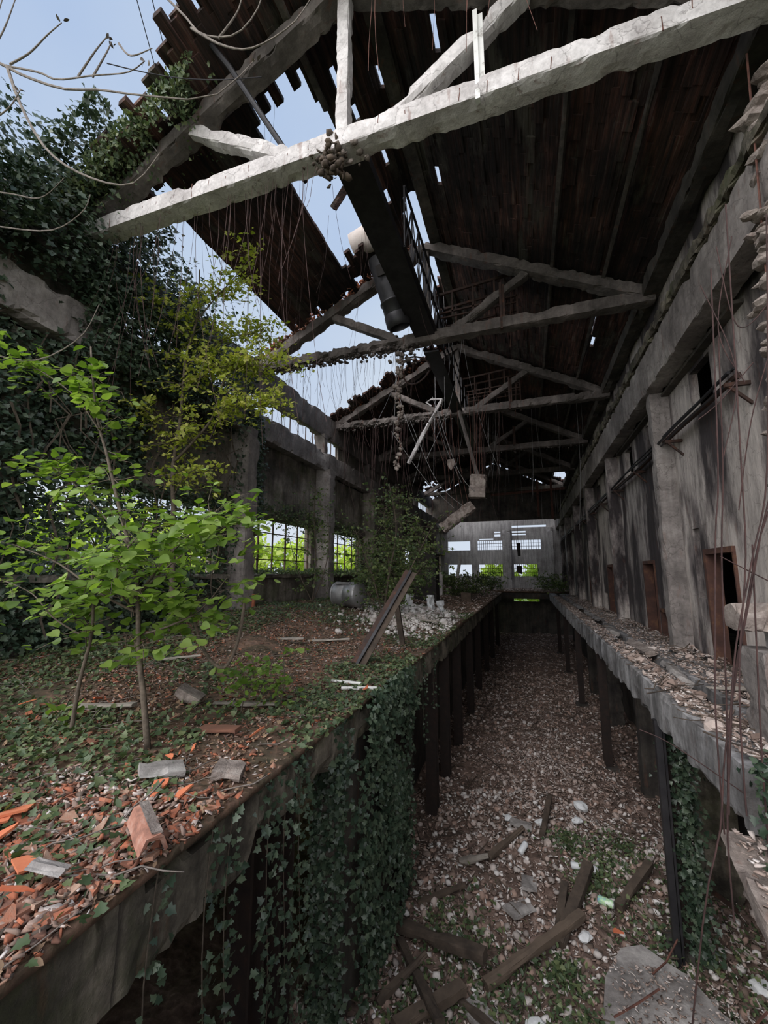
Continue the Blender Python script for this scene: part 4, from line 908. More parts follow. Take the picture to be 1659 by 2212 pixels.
# lime sapling in the left foreground
b = (-3.31, 3.14, gl(-3.31, 3.14)-.05)
tree('lime_sapling', b, [
    ([b, (-3.45, 3.16, .55), (-3.60, 3.2, .95), (-3.74, 3.24, 1.60), (-4.10, 3.28, 2.30), (-4.42, 3.3, 3.0), (-4.65, 3.3, 3.5), (-4.85, 3.3, 4.35)], .030, .010),
    ([(-3.70, 3.24, 1.45), (-3.4, 3.1, 1.6), (-3.1, 3.1, 1.9), (-2.75, 3.2, 2.25)], .014, .006),
    ([(-3.66, 3.24, 1.25), (-3.9, 3.0, 1.45), (-4.4, 2.9, 1.75), (-5.1, 2.9, 1.95)], .014, .005),
    ([(-3.9, 3.24, 1.95), (-4.4, 3.3, 2.3), (-5.0, 3.3, 2.75), (-5.5, 3.3, 3.0)], .013, .005),
    ([(-3.62, 3.24, 1.05), (-3.3, 3.3, 1.15), (-3.05, 3.4, 1.3), (-2.85, 3.5, 1.6)], .012, .005),
    ([(-4.5, 3.3, 3.2), (-4.9, 3.2, 3.7), (-5.5, 3.1, 4.1), (-6.1, 3.1, 4.3)], .010, .004),
    ([(-3.7, 3.2, 1.4), (-3.6, 3.6, 1.8), (-3.3, 4.0, 2.2), (-3.0, 4.1, 2.3)], .012, .005),
    ([(-3.7, 3.2, 1.3), (-3.55, 2.9, 1.5), (-3.4, 2.75, 1.75), (-3.1, 2.7, 2.0)], .012, .005)],
    [40, 26, 24, 22, 22, 24, 24, 24], 0.105, 8, M['lime'], [HEART], 'bright green lime sapling with round leaves in the left foreground', 'sapling', droop=.2, spread=.62, tilt=.38)
b = (-4.25, 3.1, gl(-4.25, 3.1)-.03)
tree('lime_sapling', b, [([b, (-4.2, 3.1, .6), (-4.1, 3.1, 1.1), (-4.05, 3.0, 1.7)], .022, .010), ([(-4.12, 3.1, 1.0), (-4.5, 3.0, 1.2), (-4.9, 3.0, 1.45), (-5.5, 3., 1.6)], .01, .004)], [14, 14], 0.10, 7, M['lime'], [HEART], 'slimmer sapling with a thin bare stem left of the main lime sapling', 'sapling', droop=.2, spread=.55, tilt=.4)
# curved bare vine loop at its foot
pipe('bare_vine', bez([(-3.35, 3.6, 1.25), (-3.15, 3.6, .85), (-2.9, 3.6, .72), (-2.75, 3.6, 1.0), (-2.7, 3.6, 1.35)], 16), .016, M['bark'], 'thick bare vine curling in a loop right of the lime sapling trunk', 'vine')
# small saplings low on the slab
for j, (x, y, h, lab) in enumerate([(-3.25, 4.35, .55, 'small leafy seedling right of the lime sapling, lower one'), (-3.6, 5.0, .5, 'small leafy seedling behind the lower seedling'), (-3.0, 4.8, .65, 'thin stemmed seedling at the right of the seedling patch'), (-7.0, 9.2, .9, 'seedling in the shade at the foot of the left wall'), (-6.4, 10.5, .8, 'seedling in front of the streaked left column foot')]):
    b = (x, y, gl(x, y)-.02)
    tree('seedling', b, [([b, (x+.05, y, h*.5), (x+.02, y, h)], .008, .004)], [14], 0.075, 7, M['lime'], [HEART, OVAL], lab, 'seedling', droop=.1, spread=.35, group='seedlings on the left floor')
# maple by the left wall
b = (-6.5, 6.5, gl(-6.5, 6.5)-.05)
tree('maple_tree', b, [
    ([b, (-6.6, 6.5, 1.8), (-6.69, 6.5, 3.0), (-6.78, 6.5, 3.8), (-6.67, 6.5, 4.9), (-6.66, 6.5, 6.2), (-6.42, 6.5, 7.0), (-6.45, 6.5, 8.2)], .06, .014),
    ([(-6.78, 6.5, 3.9), (-6.3, 6.5, 4.3), (-5.95, 6.6, 4.8), (-5.7, 6.6, 5.6), (-5.3, 6.6, 6.1)], .03, .008),
    ([(-6.42, 6.5, 7.0), (-5.9, 6.4, 7.3), (-5.4, 6.4, 7.7), (-5.0, 6.4, 8.1)], .014, .006),
    ([(-6.6, 6.5, 5.4), (-5.9, 6.5, 5.8), (-5.2, 6.6, 5.8), (-4.6, 6.6, 5.7)], .014, .006),
    ([(-6.5, 6.5, 6.5), (-7.2, 6.2, 7.2), (-7.8, 6.0, 7.8)], .014, .006),
    ([(-6.6, 6.5, 6.0), (-6.2, 6.8, 6.6), (-5.6, 7.0, 6.8), (-5.2, 7.0, 6.7)], .012, .006),
    ([(-6.7, 6.5, 4.6), (-7.2, 6.2, 4.9), (-7.5, 6, 5.2)], .012, .006),
    ([(-5.9, 6.6, 4.9), (-5.2, 6.6, 5.0), (-4.5, 6.6, 4.9)], .012, .006),
    ([(-6.7, 6.5, 3.2), (-6.3, 6.4, 3.6), (-5.7, 6.4, 3.7)], .01, .005)],
    [56, 44, 40, 70, 34, 50, 14, 54, 16], 0.10, 14, M['maple'], [MAPLE, OVAL], 'young yellow-green maple growing in front of the left wall up to the roof opening', 'tree', droop=.25, spread=.75, tilt=.6, leaf_up=(.2, -.5, .8))
# bush in front of the column between clear windows
b = (-7.1, 13.2, gl(-7.1, 13.2)-.05)
tree('shrub', b, [([b, (-7.0, 13.2, 2), (-7.1, 13.2, 3.6), (-7.1, 13.2, 4.8)], .03, .01), ([b, (-7.6, 13, 1.8), (-7.9, 12.8, 3.0)], .02, .008), ([b, (-6.6, 13, 1.6), (-6.4, 13, 2.6), (-6.5, 13, 3.8)], .02, .008)], [46, 14, 26], 0.085, 12, M['vine'], [OVAL, HEART], 'slender bush growing up the column between the clear left windows', 'bush', spread=.85, tilt=.7)
# vine thicket hung from above, middle of the hall
b = (-4.3, 12.6, gl(-4.3, 12.6)-.05)
tree('vine_thicket', b, [([b, (-4.0, 12.3, 1.6), (-3.7, 12.1, 3.0), (-3.9, 12, 4.4)], .04, .012), ([b, (-4.6, 12.4, 1.6), (-5.1, 12.2, 3.0)], .03, .01), ([b, (-3.5, 12.2, 1.4), (-2.9, 12, 2.4), (-2.5, 11.9, 3.1)], .03, .008), ([b, (-3.6, 12.8, 1.2), (-3.0, 12.9, 2.0)], .03, .01),
    ([b, (-4.8, 12.6, 1.0), (-5.2, 12.6, 1.7)], .02, .01), ([b, (-4.1, 12.6, 2.0), (-4.2, 12.4, 3.4), (-4.0, 12.4, 3.9)], .03, .01)],
    [60, 40, 36, 40, 34, 56], 0.085, 13, M['vine'], [IVY, OVAL], 'tangled green vine thicket in the middle of the hall beside the metal tank', 'thicket', spread=1.0, tilt=.9, leaf_up=(.3, -.6, .7), droop=.1)
b = (-5.6, 16.8, gl(-5.6, 16.8))
tree('vine_thicket', b, [([b, (-5.2, 16.8, 1.5), (-5.0, 16.8, 3.2)], .05, .02), ([b, (-4.4, 17, 1.5), (-4.2, 17, 3.0)], .05, .02), ([b, (-6.4, 17, 1.5), (-6.5, 17, 2.6)], .05, .02)], [90, 80, 60], 0.13, 12, M['vine'], [IVY, OVAL], 'dark ivy thicket behind the tank, farther back along the left wall', 'thicket', spread=1.3, tilt=.9, leaf_up=(.3, -.6, .7), droop=.1)
# low scrub at the far end
for j, (x, y, lab) in enumerate([(-4.2, 26, 'olive scrub on the left floor halfway down the hall'), (-3.6, 31, 'olive scrub on the left floor farther down the hall'), (-3.0, 38.5, 'scrub before the left far window'), (1.6, 39.5, 'scrub before the right far window'), (-6.0, 34, 'scrub by the left wall near the far end'), (2.7, 36.5, 'low scrub at the end of the right ledge')]):
    b = (x, y, 0.1)
    tree('scrub', b, [([b, (x+.3*k_, y, 0.7), (x+.7*k_, y, 1.5 if j < 5 else .6)], .03, .01) for k_ in (-1.5, -.6, .4, 1.4)], [26]*4, 0.14, 9, M['vine'], [OVAL, IVY], lab, 'scrub', spread=1.0, tilt=.9, group='scrub at the far end')
# outdoor trees behind the windows
OT = [(-13, 9, 'sunlit green tree outside the ivy covered left window'), (-13.5, 14, 'sunlit green tree outside the first clear left window'), (-14, 19.5, 'sunlit green tree outside the second clear left window'), (-13, 25, 'sunlit tree outside the left wall behind the thicket'), (-13, 31, 'sunlit tree outside the left wall, deep'), (-13, 37, 'sunlit tree outside the left wall near the end'), (-3.5, 48, 'sunlit tree outside the left far window'), (1.2, 47.5, 'sunlit tree outside the right far window')]
for j, (x, y, lab) in enumerate(OT):
    b = (x, y, -4.2); hh = 4.0 if j < 6 else 2.9
    tree('outdoor_tree', b, [([b, (x, y, -1.5), (x, y, hh)], .12, .03)]+[([(x, y, -2.4+1.0*k_), (x+random.uniform(-1.6, 1.6), y+random.uniform(-2.4, 2.4), -1.2+1.0*k_), (x+random.uniform(-1, 1), y+random.uniform(-2.6, 2.6), hh-.5-.25*k_)], .06, .02) for k_ in range(3)]*2, [60]+[70]*6, 0.30, 10, M['outleaf'], [OVAL, HEART], lab, 'tree', spread=2.0, tilt=.9, group='trees outside')
# bare branch in the top left, close to the camera
t = tag(empty('bare_branch', (-5.6, 2.2, 7.3)), 'bare budding branch reaching in from the top left corner', 'branch'); B = Vector((-5.6, 2.2, 7.3))
BR = [[(-5.6, 2.2, 7.45), (-5.0, 2.2, 6.98), (-4.6, 2.2, 6.66), (-4.0, 2.2, 6.25), (-3.5, 2.2, 6.02), (-3.0, 2.2, 5.75), (-2.3, 2.3, 5.55), (-1.95, 2.4, 5.9)],
      [(-4.95, 2.2, 6.95), (-4.4, 2.2, 6.62), (-4.1, 2.2, 6.40), (-3.6, 2.2, 6.22), (-3.15, 2.2, 6.05), (-2.95, 2.2, 6.08)],
      [(-4.9, 2.2, 6.95), (-4.6, 2.2, 6.95), (-4.35, 2.2, 7.05), (-4.15, 2.2, 7.1)],
      [(-4.95, 2.2, 6.95), (-4.6, 2.2, 6.3), (-4.1, 2.2, 5.6), (-3.6, 2.25, 5.2), (-3.1, 2.3, 5.0), (-2.8, 2.3, 5.2)],
      [(-3.8, 2.2, 6.3), (-3.6, 2.2, 6.5), (-3.45, 2.2, 6.6)], [(-3.6, 2.2, 6.20), (-3.45, 2.2, 6.4), (-3.4, 2.2, 6.5)],
      [(-5.2, 2.1, 6.9), (-4.9, 2.1, 7.2), (-4.75, 2.1, 7.6)], [(-5.1, 2.1, 7.0), (-5.05, 2.1, 7.4), (-4.98, 2.1, 7.75)],
      [(-5.5, 2.1, 6.1), (-5.0, 2.1, 6.1), (-4.6, 2.1, 6.15), (-4.45, 2.1, 6.3)]]
q = MB()
for k, p in enumerate(BR): q.tube([v-B for v in bez(p, 16)], .016 if k in (0, 3) else .011, 6, .004)
q.build('twigs', M['barkl'], t)
P = np.array([np.array(p[-1])-np.array(B) for p in BR]); P = np.repeat(P, 3, 0)+RNG.normal(0, .015, (len(P)*3, 3))
leafcloud('bud', P, 0.05, [OVAL], M['barkl'], t, tilt=1)['kind'] = 'stuff'
t = tag(empty('bare_branch', (-3.6, 2.6, 8.0)), 'bare thin branch crossing the roof edge at the top of the picture', 'branch'); B = Vector((-3.6, 2.6, 8.0))
q = MB()
for k, p in enumerate([[(-3.4, 2.6, 7.75), (-3.0, 2.6, 7.2), (-2.75, 2.6, 6.85), (-2.35, 2.6, 6.65), (-2.1, 2.6, 6.85), (-2.05, 2.6, 7.2)], [(-2.9, 2.6, 7.0), (-2.5, 2.6, 6.6), (-2.15, 2.6, 6.4), (-1.75, 2.6, 6.45), (-1.55, 2.6, 6.65)], [(-2.55, 2.6, 6.7), (-2.35, 2.6, 6.9), (-2.3, 2.6, 7.1)], [(-3.9, 2.6, 7.3), (-3.7, 2.6, 7.05), (-3.4, 2.6, 7.0)]]): q.tube([v-B for v in bez(p, 14)], .012, 6, .004)
q.build('twigs', M['barkl'], t)
t = tag(empty('bare_branch', (-5.6, 3.0, 6.6)), 'dry pale twigs crossing the ivy at the left edge', 'branch'); B = Vector((-5.6, 3.0, 6.6))
q = MB()
for p in [[(-6.9, 3, 6.9), (-6.2, 3, 6.6), (-5.6, 3, 6.35), (-5.2, 3, 6.5)], [(-6.9, 3, 6.4), (-6.2, 3, 6.1), (-5.3, 3, 5.8), (-4.8, 3, 5.9), (-4.7, 3, 6.1)], [(-7.2, 3, 4.7), (-6.2, 3, 4.35), (-5.3, 3, 4.1), (-4.6, 3.0, 4.25), (-4.35, 3, 4.6)]]: q.tube([v-B for v in bez(p, 14)], .010, 5, .005)
q.build('twigs', M['barkl'], t)

# ================================================================ HANGING WIRES AND ROOTS
def wires(n, fx, fy, fz, ln, r, mat, label, grp, bend=.08):
    bend = bend*1.8
    for k in range(n):
        x, y = fx(), fy(); z = fz(x); L = random.uniform(*ln); q = MB(); ax = random.uniform(-1, 1)*bend; ay = random.uniform(-1, 1)*bend
        m = 7; pts = [(ax*L*(s*s)+.02*math.sin(s*7+k), ay*L*s*s, -L*s) for s in np.linspace(0, 1, m)]
        q.tube(pts, r*random.uniform(.7, 1.3), 3, cap=False); o = q.build('hanging_wire', mat); o.location = (x, y, z); tag(o, label, 'wire', grp)
U_ = random.uniform
wires(46, lambda: U_(-7.2, -2.6), lambda: 5.0+U_(-.1, .1), lambda x: 8.0, (.8, 4.6), .0032, M['wire'], 'thin rusty wire or root hanging from the left half of the nearest truss', 'wires on the nearest truss', .10)
wires(26, lambda: U_(-6.4, -2.5), lambda: U_(5.3, 9.5), lambda x: zroof(x)-.02, (1.0, 5.0), .0032, M['wire'], 'thin wire hanging from the broken roof between the first and second trusses', 'wires on the roof patch', .12)
wires(70, lambda: U_(-7.4, -2.4), lambda: 10.75+U_(-.1, .1), lambda x: 8.05, (.4, 2.8), .004, M['wire'], 'thin rusty wire or root hanging from the ragged left half of the second truss', 'wires on the second truss', .12)
wires(70, lambda: U_(-7.6, -.6), lambda: 16.5+U_(-.1, .1), lambda x: 8.05, (.6, 4.6), .005, M['wire'], 'thin wire or root hanging from the third truss in the dark', 'wires on the third truss', .08)
wires(16, lambda: U_(-1.5, 2.6), lambda: U_(17, 30), lambda x: zroof(x)-.05, (3.0, 5.8), .006, M['galv'], 'long thin pale wire hanging from the dark roof in the right half of the hall', 'long pale wires', .03)
wires(14, lambda: U_(-4.5, -.5), lambda: U_(12, 20), lambda x: zroof(x)-.05, (4.0, 6.4), .005, M['galv'], 'long thin pale wire hanging from the dark roof around the suspended chunks', 'long pale wires', .15)
wires(14, lambda: U_(-3, .5), lambda: U_(3.9, 4.6), lambda x: zroof(x)-.1, (.8, 2.6), .004, M['rebar'], 'thin wire hanging from the roof in front of the nearest truss', 'wires before the nearest truss', .05)
for j, (a, b) in enumerate([((-5.3, 3.4, 8.8), (-3.6, 4.6, 9.4)), ((-5.0, 3.3, 10.3), (-7.4, 8.5, 8.7)), ((-4.8, 3.3, 10.5), (-7.3, 8.8, 8.6)), ((-7.7, 10.5, 7.8), (-7.7, 16, 7.2))]):
    sg = [tuple(Vector(a).lerp(Vector(b), s)+Vector((0, 0, -.15*math.sin(math.pi*s)))) for s in np.linspace(0, 1, 9)]
    pipe('stretched_cable', sg, .007, M['darkmetal'], ['thin cable stretched across the sky near the top left branch', 'thin cable crossing the sky toward the left eave, upper one', 'thin cable crossing the sky toward the left eave, lower one', 'slack cable strung along the open left window band'][j], 'cable')
for j, (a, m_, b) in enumerate([((-2.9, 14, 7.9), (-2.0, 14, 5.0), (-1.2, 14.6, 4.2)), ((-3.6, 13.5, 6.9), (-2.8, 14, 4.8), (-1.9, 14.6, 3.9)), ((-4.2, 13.2, 6.5), (-3.2, 13.8, 4.9), (-2.3, 14.4, 3.9))]):
    pipe('slack_cable', [tuple(v) for v in bez([a, m_, b], 10)], .008, M['galv'], ['slanting cable running down to the suspended chunk, right one', 'slanting cable running down to the pale lump, middle one', 'slanting cable running down to the pale lump, left one'][j], 'cable')

# ================================================================ DEBRIS
def put(n, fx, hf, sink=0.0):
    out = []
    while len(out) < n:
        p = fx()
        if p is not None: out.append((p[0], p[1], hf(p[0], p[1])+sink))
    return np.array(out)
def stuff(name, templ, P, sc, mat, label, cat, tilt=.35):
    return tag(scatter(name, templ, P, rotmats(len(P), tilt=tilt), sc, mat), label, cat, kind='stuff')
def individuals(name, templ, P, sizes, mat, label, cat, grp, tilt=.3, flat=None):
    meshes = []
    for (v, f) in templ:
        q = MB(); q.add(v, f); me_o = q.build(name, mat); meshes.append(me_o.data); bpy.data.objects.remove(me_o)
    src = bpy.data.objects.new(name, meshes[0])
    for i, (p, s) in enumerate(zip(P, sizes)):
        o = src.copy(); o.data = meshes[i % len(meshes)]; o.location = tuple(p)
        o.rotation_euler = (random.gauss(0, tilt), random.gauss(0, tilt), U_(0, 6.28)); o.scale = (s*U_(.8, 1.3), s*U_(.7, 1.1), s if flat is None else s*flat)
        COL.objects.link(o); tag(o, label, cat, grp)
    bpy.data.objects.remove(src)
# -- left floor
def near_l():
    y = 1.35+random.random()**1.5*2.6; x = U_(-5.2, -2.1); 
    if random.random() > .35+1.2*nz(x, y, 1.1, 4)+(.6 if y < 2.3 else 0): return None
    return (x, y)
def all_l():
    y = 1.3+random.random()**1.5*15; x = U_(-7.6, -2.05)
    if random.random() > .45+1.1*nz(x, y, .8, 14)+(.5 if y < 2.6 else 0)+(.3 if 3.7 < y < 9 and x > -5.7 else 0): return None
    return (x, y)
def edge_l():
    y = 1.3+random.random()*1.5; return (U_(-3.3, -2.1), y)
P = put(300, lambda: edge_l() if random.random() < .55 else near_l(), gl, .035)
individuals('tile_shard', SHARDS, P, RNG.uniform(.06, .19, 300), M['terra'], 'broken terracotta tile shard lying in the near litter of the left floor', 'tile shard', 'tile shards on the left floor')
P = put(9000, all_l, gl, .015); stuff('tile_crumbs', SHARDS, P, RNG.uniform(.02, .10, 9000), M['terra'], 'scattered terracotta crumbs mixed into the left floor litter', 'tile crumbs')
P = put(15000, all_l, gl, .012); stuff('rubble_crumbs', SHARDS+FLAKES, P, RNG.uniform(.015, .075, 15000), M['chips'], 'brown and beige rubble crumbs over the left floor', 'rubble')
P = put(15000, all_l, gl, .02); stuff('leaf_litter', [OVAL, IVY], P, RNG.uniform(.025, .06, 15000), M['litter'], 'dry brown leaf litter over the left floor', 'leaf litter', .6)
P = put(420, all_l, gl, .04); stuff('dry_twigs', TWIGS, P, RNG.uniform(.15, .6, 420), M['barkl'], 'thin dry twigs strewn over the left floor', 'twigs', .15)
P = put(1200, lambda: (U_(-3.6, -2.1), 1.2+random.random()*1.5), gl, .035); stuff('rubble_crumbs', SHARDS+FLAKES, P, RNG.uniform(.03, .12, 1200), M['chips'], 'brown and beige crumbs among the terracotta pieces at the lower left', 'rubble')
P = put(900, lambda: (U_(-3.6, -2.1), 1.2+random.random()*1.3), gl, .03); stuff('tile_crumbs', SHARDS, P, RNG.uniform(.05, .14, 900), M['terra'], 'dense bed of broken terracotta pieces at the lower left', 'tile crumbs')
big = [(-3.1, 1.85, .30, 0), (-2.62, 2.6, .26, 1), (-2.35, 2.62, .24, 2), (-3.28, 1.95, .26, 3), (-2.52, 3.68, .28, 4), (-2.9, 3.2, .2, 5), (-3.25, 2.05, .28, 6), (-2.68, 1.75, .26, 7), (-4.7, 3.7, .22, 0), (-2.95, 3.0, .16, 2), (-2.2, 5.6, .2, 3), (-3.5, 1.9, .28, 1), (-2.45, 1.6, .2, 5), (-5.4, 3.4, .2, 4)]
bl = ['large bright orange tile fragment at the left picture edge', 'bright orange tile piece just behind the big hollow clay block', 'dark orange tile piece right of the bright piece near the slab edge', 'large orange tile fragment leaning at the far left edge', 'bright orange tile piece by the ivy near the middle slab edge', 'flat orange shard right of the sapling foot', 'orange tile fragment with raised ribs at the left picture edge', 'long orange shard near the grey slab piece', 'red orange shard left of the sapling stems', 'small orange shard near the cracked concrete piece', 'orange shard on the ivy near the fallen white board', 'bright tile fragment at the lower left corner', 'pink orange shard hanging at the slab edge lower left', 'orange fragment by the pale log at left']
for (x, y, s, k), lab in zip(big, bl):
    v, f = SHARDS[k]; q = MB(); q.add([(a*s, b*s, c*s*.45) for a, b, c in v], f); o = q.build('tile_fragment', M['terrabright']); o.location = (x, y, gl(x, y)+.07); o.rotation_euler = (U_(-.4, .1), U_(-.4, .4), U_(0, 6)); tag(o, lab, 'tile fragment', 'large tile fragments')
# hollow clay block
t = tag(empty('hollow_clay_block', (-2.20, 2.12, .12), 1.07), 'large hollow clay roof block standing at the slab edge', 'clay block')
q = MB()
prof = [(-.11, 0), (-.075, .12), (.02, .15), (.055, .12), (.11, 0), (.085, 0), (.03, .095), (-.05, .095), (-.08, 0)]
n = len(prof); V = []
for i in range(7):
    y = -.2+.40*i/6
    for (x, z) in prof: V.append((x+.012*noise.noise(Vector((x*9, y*9, z*9))), y+(.05*noise.noise(Vector((x*20, 3, z*20))) if i in (0, 6) else 0), z))
F = [(i*n+j, i*n+(j+1) % n, (i+1)*n+(j+1) % n, (i+1)*n+j) for i in range(6) for j in range(n)]+[tuple(range(n-1, -1, -1)), tuple(range(6*n, 7*n))]
q.add(V, F); o = q.build('shell', M['clay'], t); o.rotation_euler = (.18, .1, 0)
q = MB(); q.box((-.045, -.2, .148), (.03, .19, .158), .004); o = q.build('mortar_strip', M['lump'], t); o.rotation_euler = (.18, .1, 0); t.scale = (.72, .8, .72)
def piece(name, loc, dims, rot, mat, label, cat, seed=0, chip=.03, group=None):
    q = MB(); q.beam((-dims[0]/2, 0, 0), (dims[0]/2, 0, 0), dims[1], dims[2], min(.08, dims[0]/6), .012, chip, seed=seed, freq=4)
    o = q.build(name, mat); o.location = loc; o.rotation_euler = rot; return tag(o, label, cat, group)
piece('concrete_flake', (-2.42, 1.72, .14), (.20, .085, .03), (.1, .1, .2), M['slabgrey'], 'smooth grey leaf shaped concrete flake lying on the tile shards at lower left', 'concrete flake', 5)
piece('concrete_piece', (-2.82, 2.82, .10), (.32, .22, .06), (.05, .15, .9), M['slabgrey'], 'cracked grey concrete piece half sunk in ivy', 'concrete piece', 6)
piece('concrete_piece', (-2.32, 3.0, .09), (.22, .2, .08), (.1, .15, .4), M['lump'], 'rough pale concrete piece near the slab edge behind the orange shards', 'concrete piece', 7)
piece('concrete_piece', (-3.95, 4.3, .18), (.3, .2, .12), (.1, .5, .4), M['lump'], 'angular pale block poking up behind the sapling', 'concrete piece', 8)
for j, (x, y, l, w, rz, m_, lab) in enumerate([(-4.5, 3.6, .75, .10, .25, 'woodg', 'pale weathered log lying at the left edge'), (-3.35, 4.6, .8, .09, .35, 'woodg', 'long grey board lying behind the seedlings'), (-3.0, 3.7, .42, .12, .1, 'terra', 'flat pinkish brick strip lying right of the sapling'), (-2.62, 5.9, .55, .05, .0, 'paintw', 'short white painted batten near the slab edge'), (-2.3, 5.7, .5, .04, .25, 'paintw', 'thin white strip lying on the ivy near the slab edge'), (-4.1, 8.4, .9, .10, .6, 'woodg', 'grey board on the brick litter in mid floor'), (-4.7, 7.6, .8, .12, .3, 'woodg', 'broad pale board left of the leaning channel'), (-3.0, 12.2, 1.3, .12, -.5, 'woodg', 'grey plank lying on the white rubble pile'), (-2.7, 13.6, 1.5, .08, .1, 'wood', 'dark plank across the white rubble pile'), (-5.2, 5.4, .6, .06, .9, 'woodg', 'thin board in the ivy left of the mid floor')]):
    q = MB(); q.beam((-l/2, 0, 0), (l/2, 0, 0), w, .04, .08, .01, .015, seed=j); o = q.build('board', M[m_]); o.location = (x, y, gl(x, y)+.05); o.rotation_euler = (U_(-.1, .1), U_(-.06, .1), rz); tag(o, lab, 'board', 'boards on the left floor')
q = MB(); q.beam((0, 0, 0), (0.02, 0, .42), .2, .12, .06, .02, .04, up=(0, 1, 0)); o = q.build('brick_stub', M['terra']); o.location = (-7.4, 10.2, gl(-7.4, 10.2)-.02); tag(o, 'upright terracotta block on the ivy below the left column', 'brick')
# white rubble pile
def pile():
    x = random.gauss(-3.5, .75); y = random.gauss(13.4, 1.4); return (x, y) if x < -2.15 else None
P = put(220, pile, gl, .05); individuals('rubble_lump', ROCKS+SHARDS[:3], P, RNG.uniform(.1, .26, 220), M['whitechips'], 'pale lump in the whitish rubble pile behind the leaning channel', 'rubble lump', 'rubble pile on the left floor', .6)
P = put(5000, pile, gl, .03); stuff('rubble_crumbs', ROCKS+SHARDS, P, RNG.uniform(.03, .12, 5000), M['whitechips'], 'whitish rubble crumbs of the pile behind the leaning channel', 'rubble', .8)
for j, (x, y, s) in enumerate([(-4.1, 14.8, .5), (-3.2, 14.6, .55), (-2.9, 14.9, .45)]):
    q = MB(); q.beam((0, 0, -.05), (.12*s, .05*s, .95*s), .6*s, .4*s, .07, .05, .16, up=(0, 1, 0), seed=j+40, freq=5); o = q.build('plaster_chunk', M['white_stone']); o.location = (x, y, gl(x, y)+.0); o.rotation_euler = (0, 0, j*1.3); tag(o, ['pointed white chunk at the left of the rubble pile top', 'broad pointed white chunk on the rubble pile', 'pointed white chunk at the right of the rubble pile top'][j], 'plaster chunk', 'pointed white chunks')
# farther floor
P = put(4000, lambda: (U_(-7.8, -2.1), U_(14, 37)), gl, .02); stuff('rubble_crumbs', SHARDS, P, RNG.uniform(.05, .2, 4000), M['chips'], 'rubble crumbs on the left floor far down the hall', 'rubble')
P = put(900, lambda: (U_(-7.8, 3.2), U_(37.8, 42.5)), lambda x, y: .15, .02); stuff('rubble_crumbs', SHARDS, P, RNG.uniform(.1, .35, 900), M['palechips'], 'pale rubble across the far cross slab', 'rubble', .5)
# -- right ledge
def hr(x, y): return 0.03+.12*max(0, (x-2.6))*.8+.03*noise.noise(Vector((x*3, y*3, 1)))
def r_edge(): 
    y = 4.8+random.random()**1.8*28; return (U_(1.74, 2.12) if random.random() < .45 and y > 6.2 else U_(2.48 if y > 6.2 else 1.8, 3.28), y)
P = put(300, lambda: (lambda p: p if p[1] < 11 else None)(r_edge()), hr, .02)
individuals('rubble_piece', SHARDS+ROCKS[:2], P, RNG.uniform(.07, .2, 300), M['palechips'], 'pinkish grey rubble piece lying on the right ledge', 'rubble piece', 'rubble on the right ledge')
P = put(12000, r_edge, hr, .0); stuff('rubble_crumbs', SHARDS+FLAKES, P, RNG.uniform(.02, .12, 12000), M['palechips'], 'pale pink rubble crumbs covering the right ledge', 'rubble')
P = put(200, r_edge, hr, .03); stuff('dry_twigs', TWIGS, P, RNG.uniform(.25, .9, 200), M['wood'], 'thin dark twigs on the right ledge', 'twigs', .15)
for j, (x, y, l, w, rz, rx, m_, lab) in enumerate([(2.32, 8.6, 1.6, .22, 1.45, .5, 'slabgrey', 'broken slab strip tilted into the gap of the right ledge'), (2.36, 11.2, 1.8, .24, 1.6, -.35, 'lump', 'broken kerb piece lying along the gap of the right ledge'), (2.3, 14.2, 1.7, .25, 1.5, .3, 'slabgrey', 'kerb piece along the right ledge gap, farther back'), (2.8, 7.2, 1.1, .14, .3, 0, 'woodg', 'weathered board lying across the right ledge by the column foot'), (2.6, 6.3, .8, .1, .9, 0, 'wood', 'dark board on the right ledge beside the broken column'), (2.34, 18.5, 3.0, .2, 1.57, .1, 'edger', 'long kerb strip along the right ledge gap, far back'), (2.34, 24.5, 5.0, .2, 1.57, .1, 'edger', 'longest kerb strip closing the right ledge gap in the distance')]):
    q = MB(); q.beam((-l/2, 0, 0), (l/2, 0, 0), w, .12 if m_ not in ('wood', 'woodg') else .03, .08, .02, .05, seed=j+30, freq=3); o = q.build('kerb_piece' if m_ not in ('wood', 'woodg') else 'board', M[m_]); o.location = (x, y, -.02 if m_ not in ('wood', 'woodg') else .10); o.rotation_euler = (rx, .02, rz); tag(o, lab, 'kerb' if m_ not in ('wood', 'woodg') else 'board')
# on the fallen slab
def fs(): return (U_(1.55, 2.8), U_(3.8, 4.7))
P = put(700, fs, lambda x, y: -0.50-(4.75-y)*.4, 0); stuff('rubble_crumbs', SHARDS+FLAKES, P, RNG.uniform(.03, .12, 1500), M['palechips'], 'rubble crumbs on the fallen tilted slab end', 'rubble')
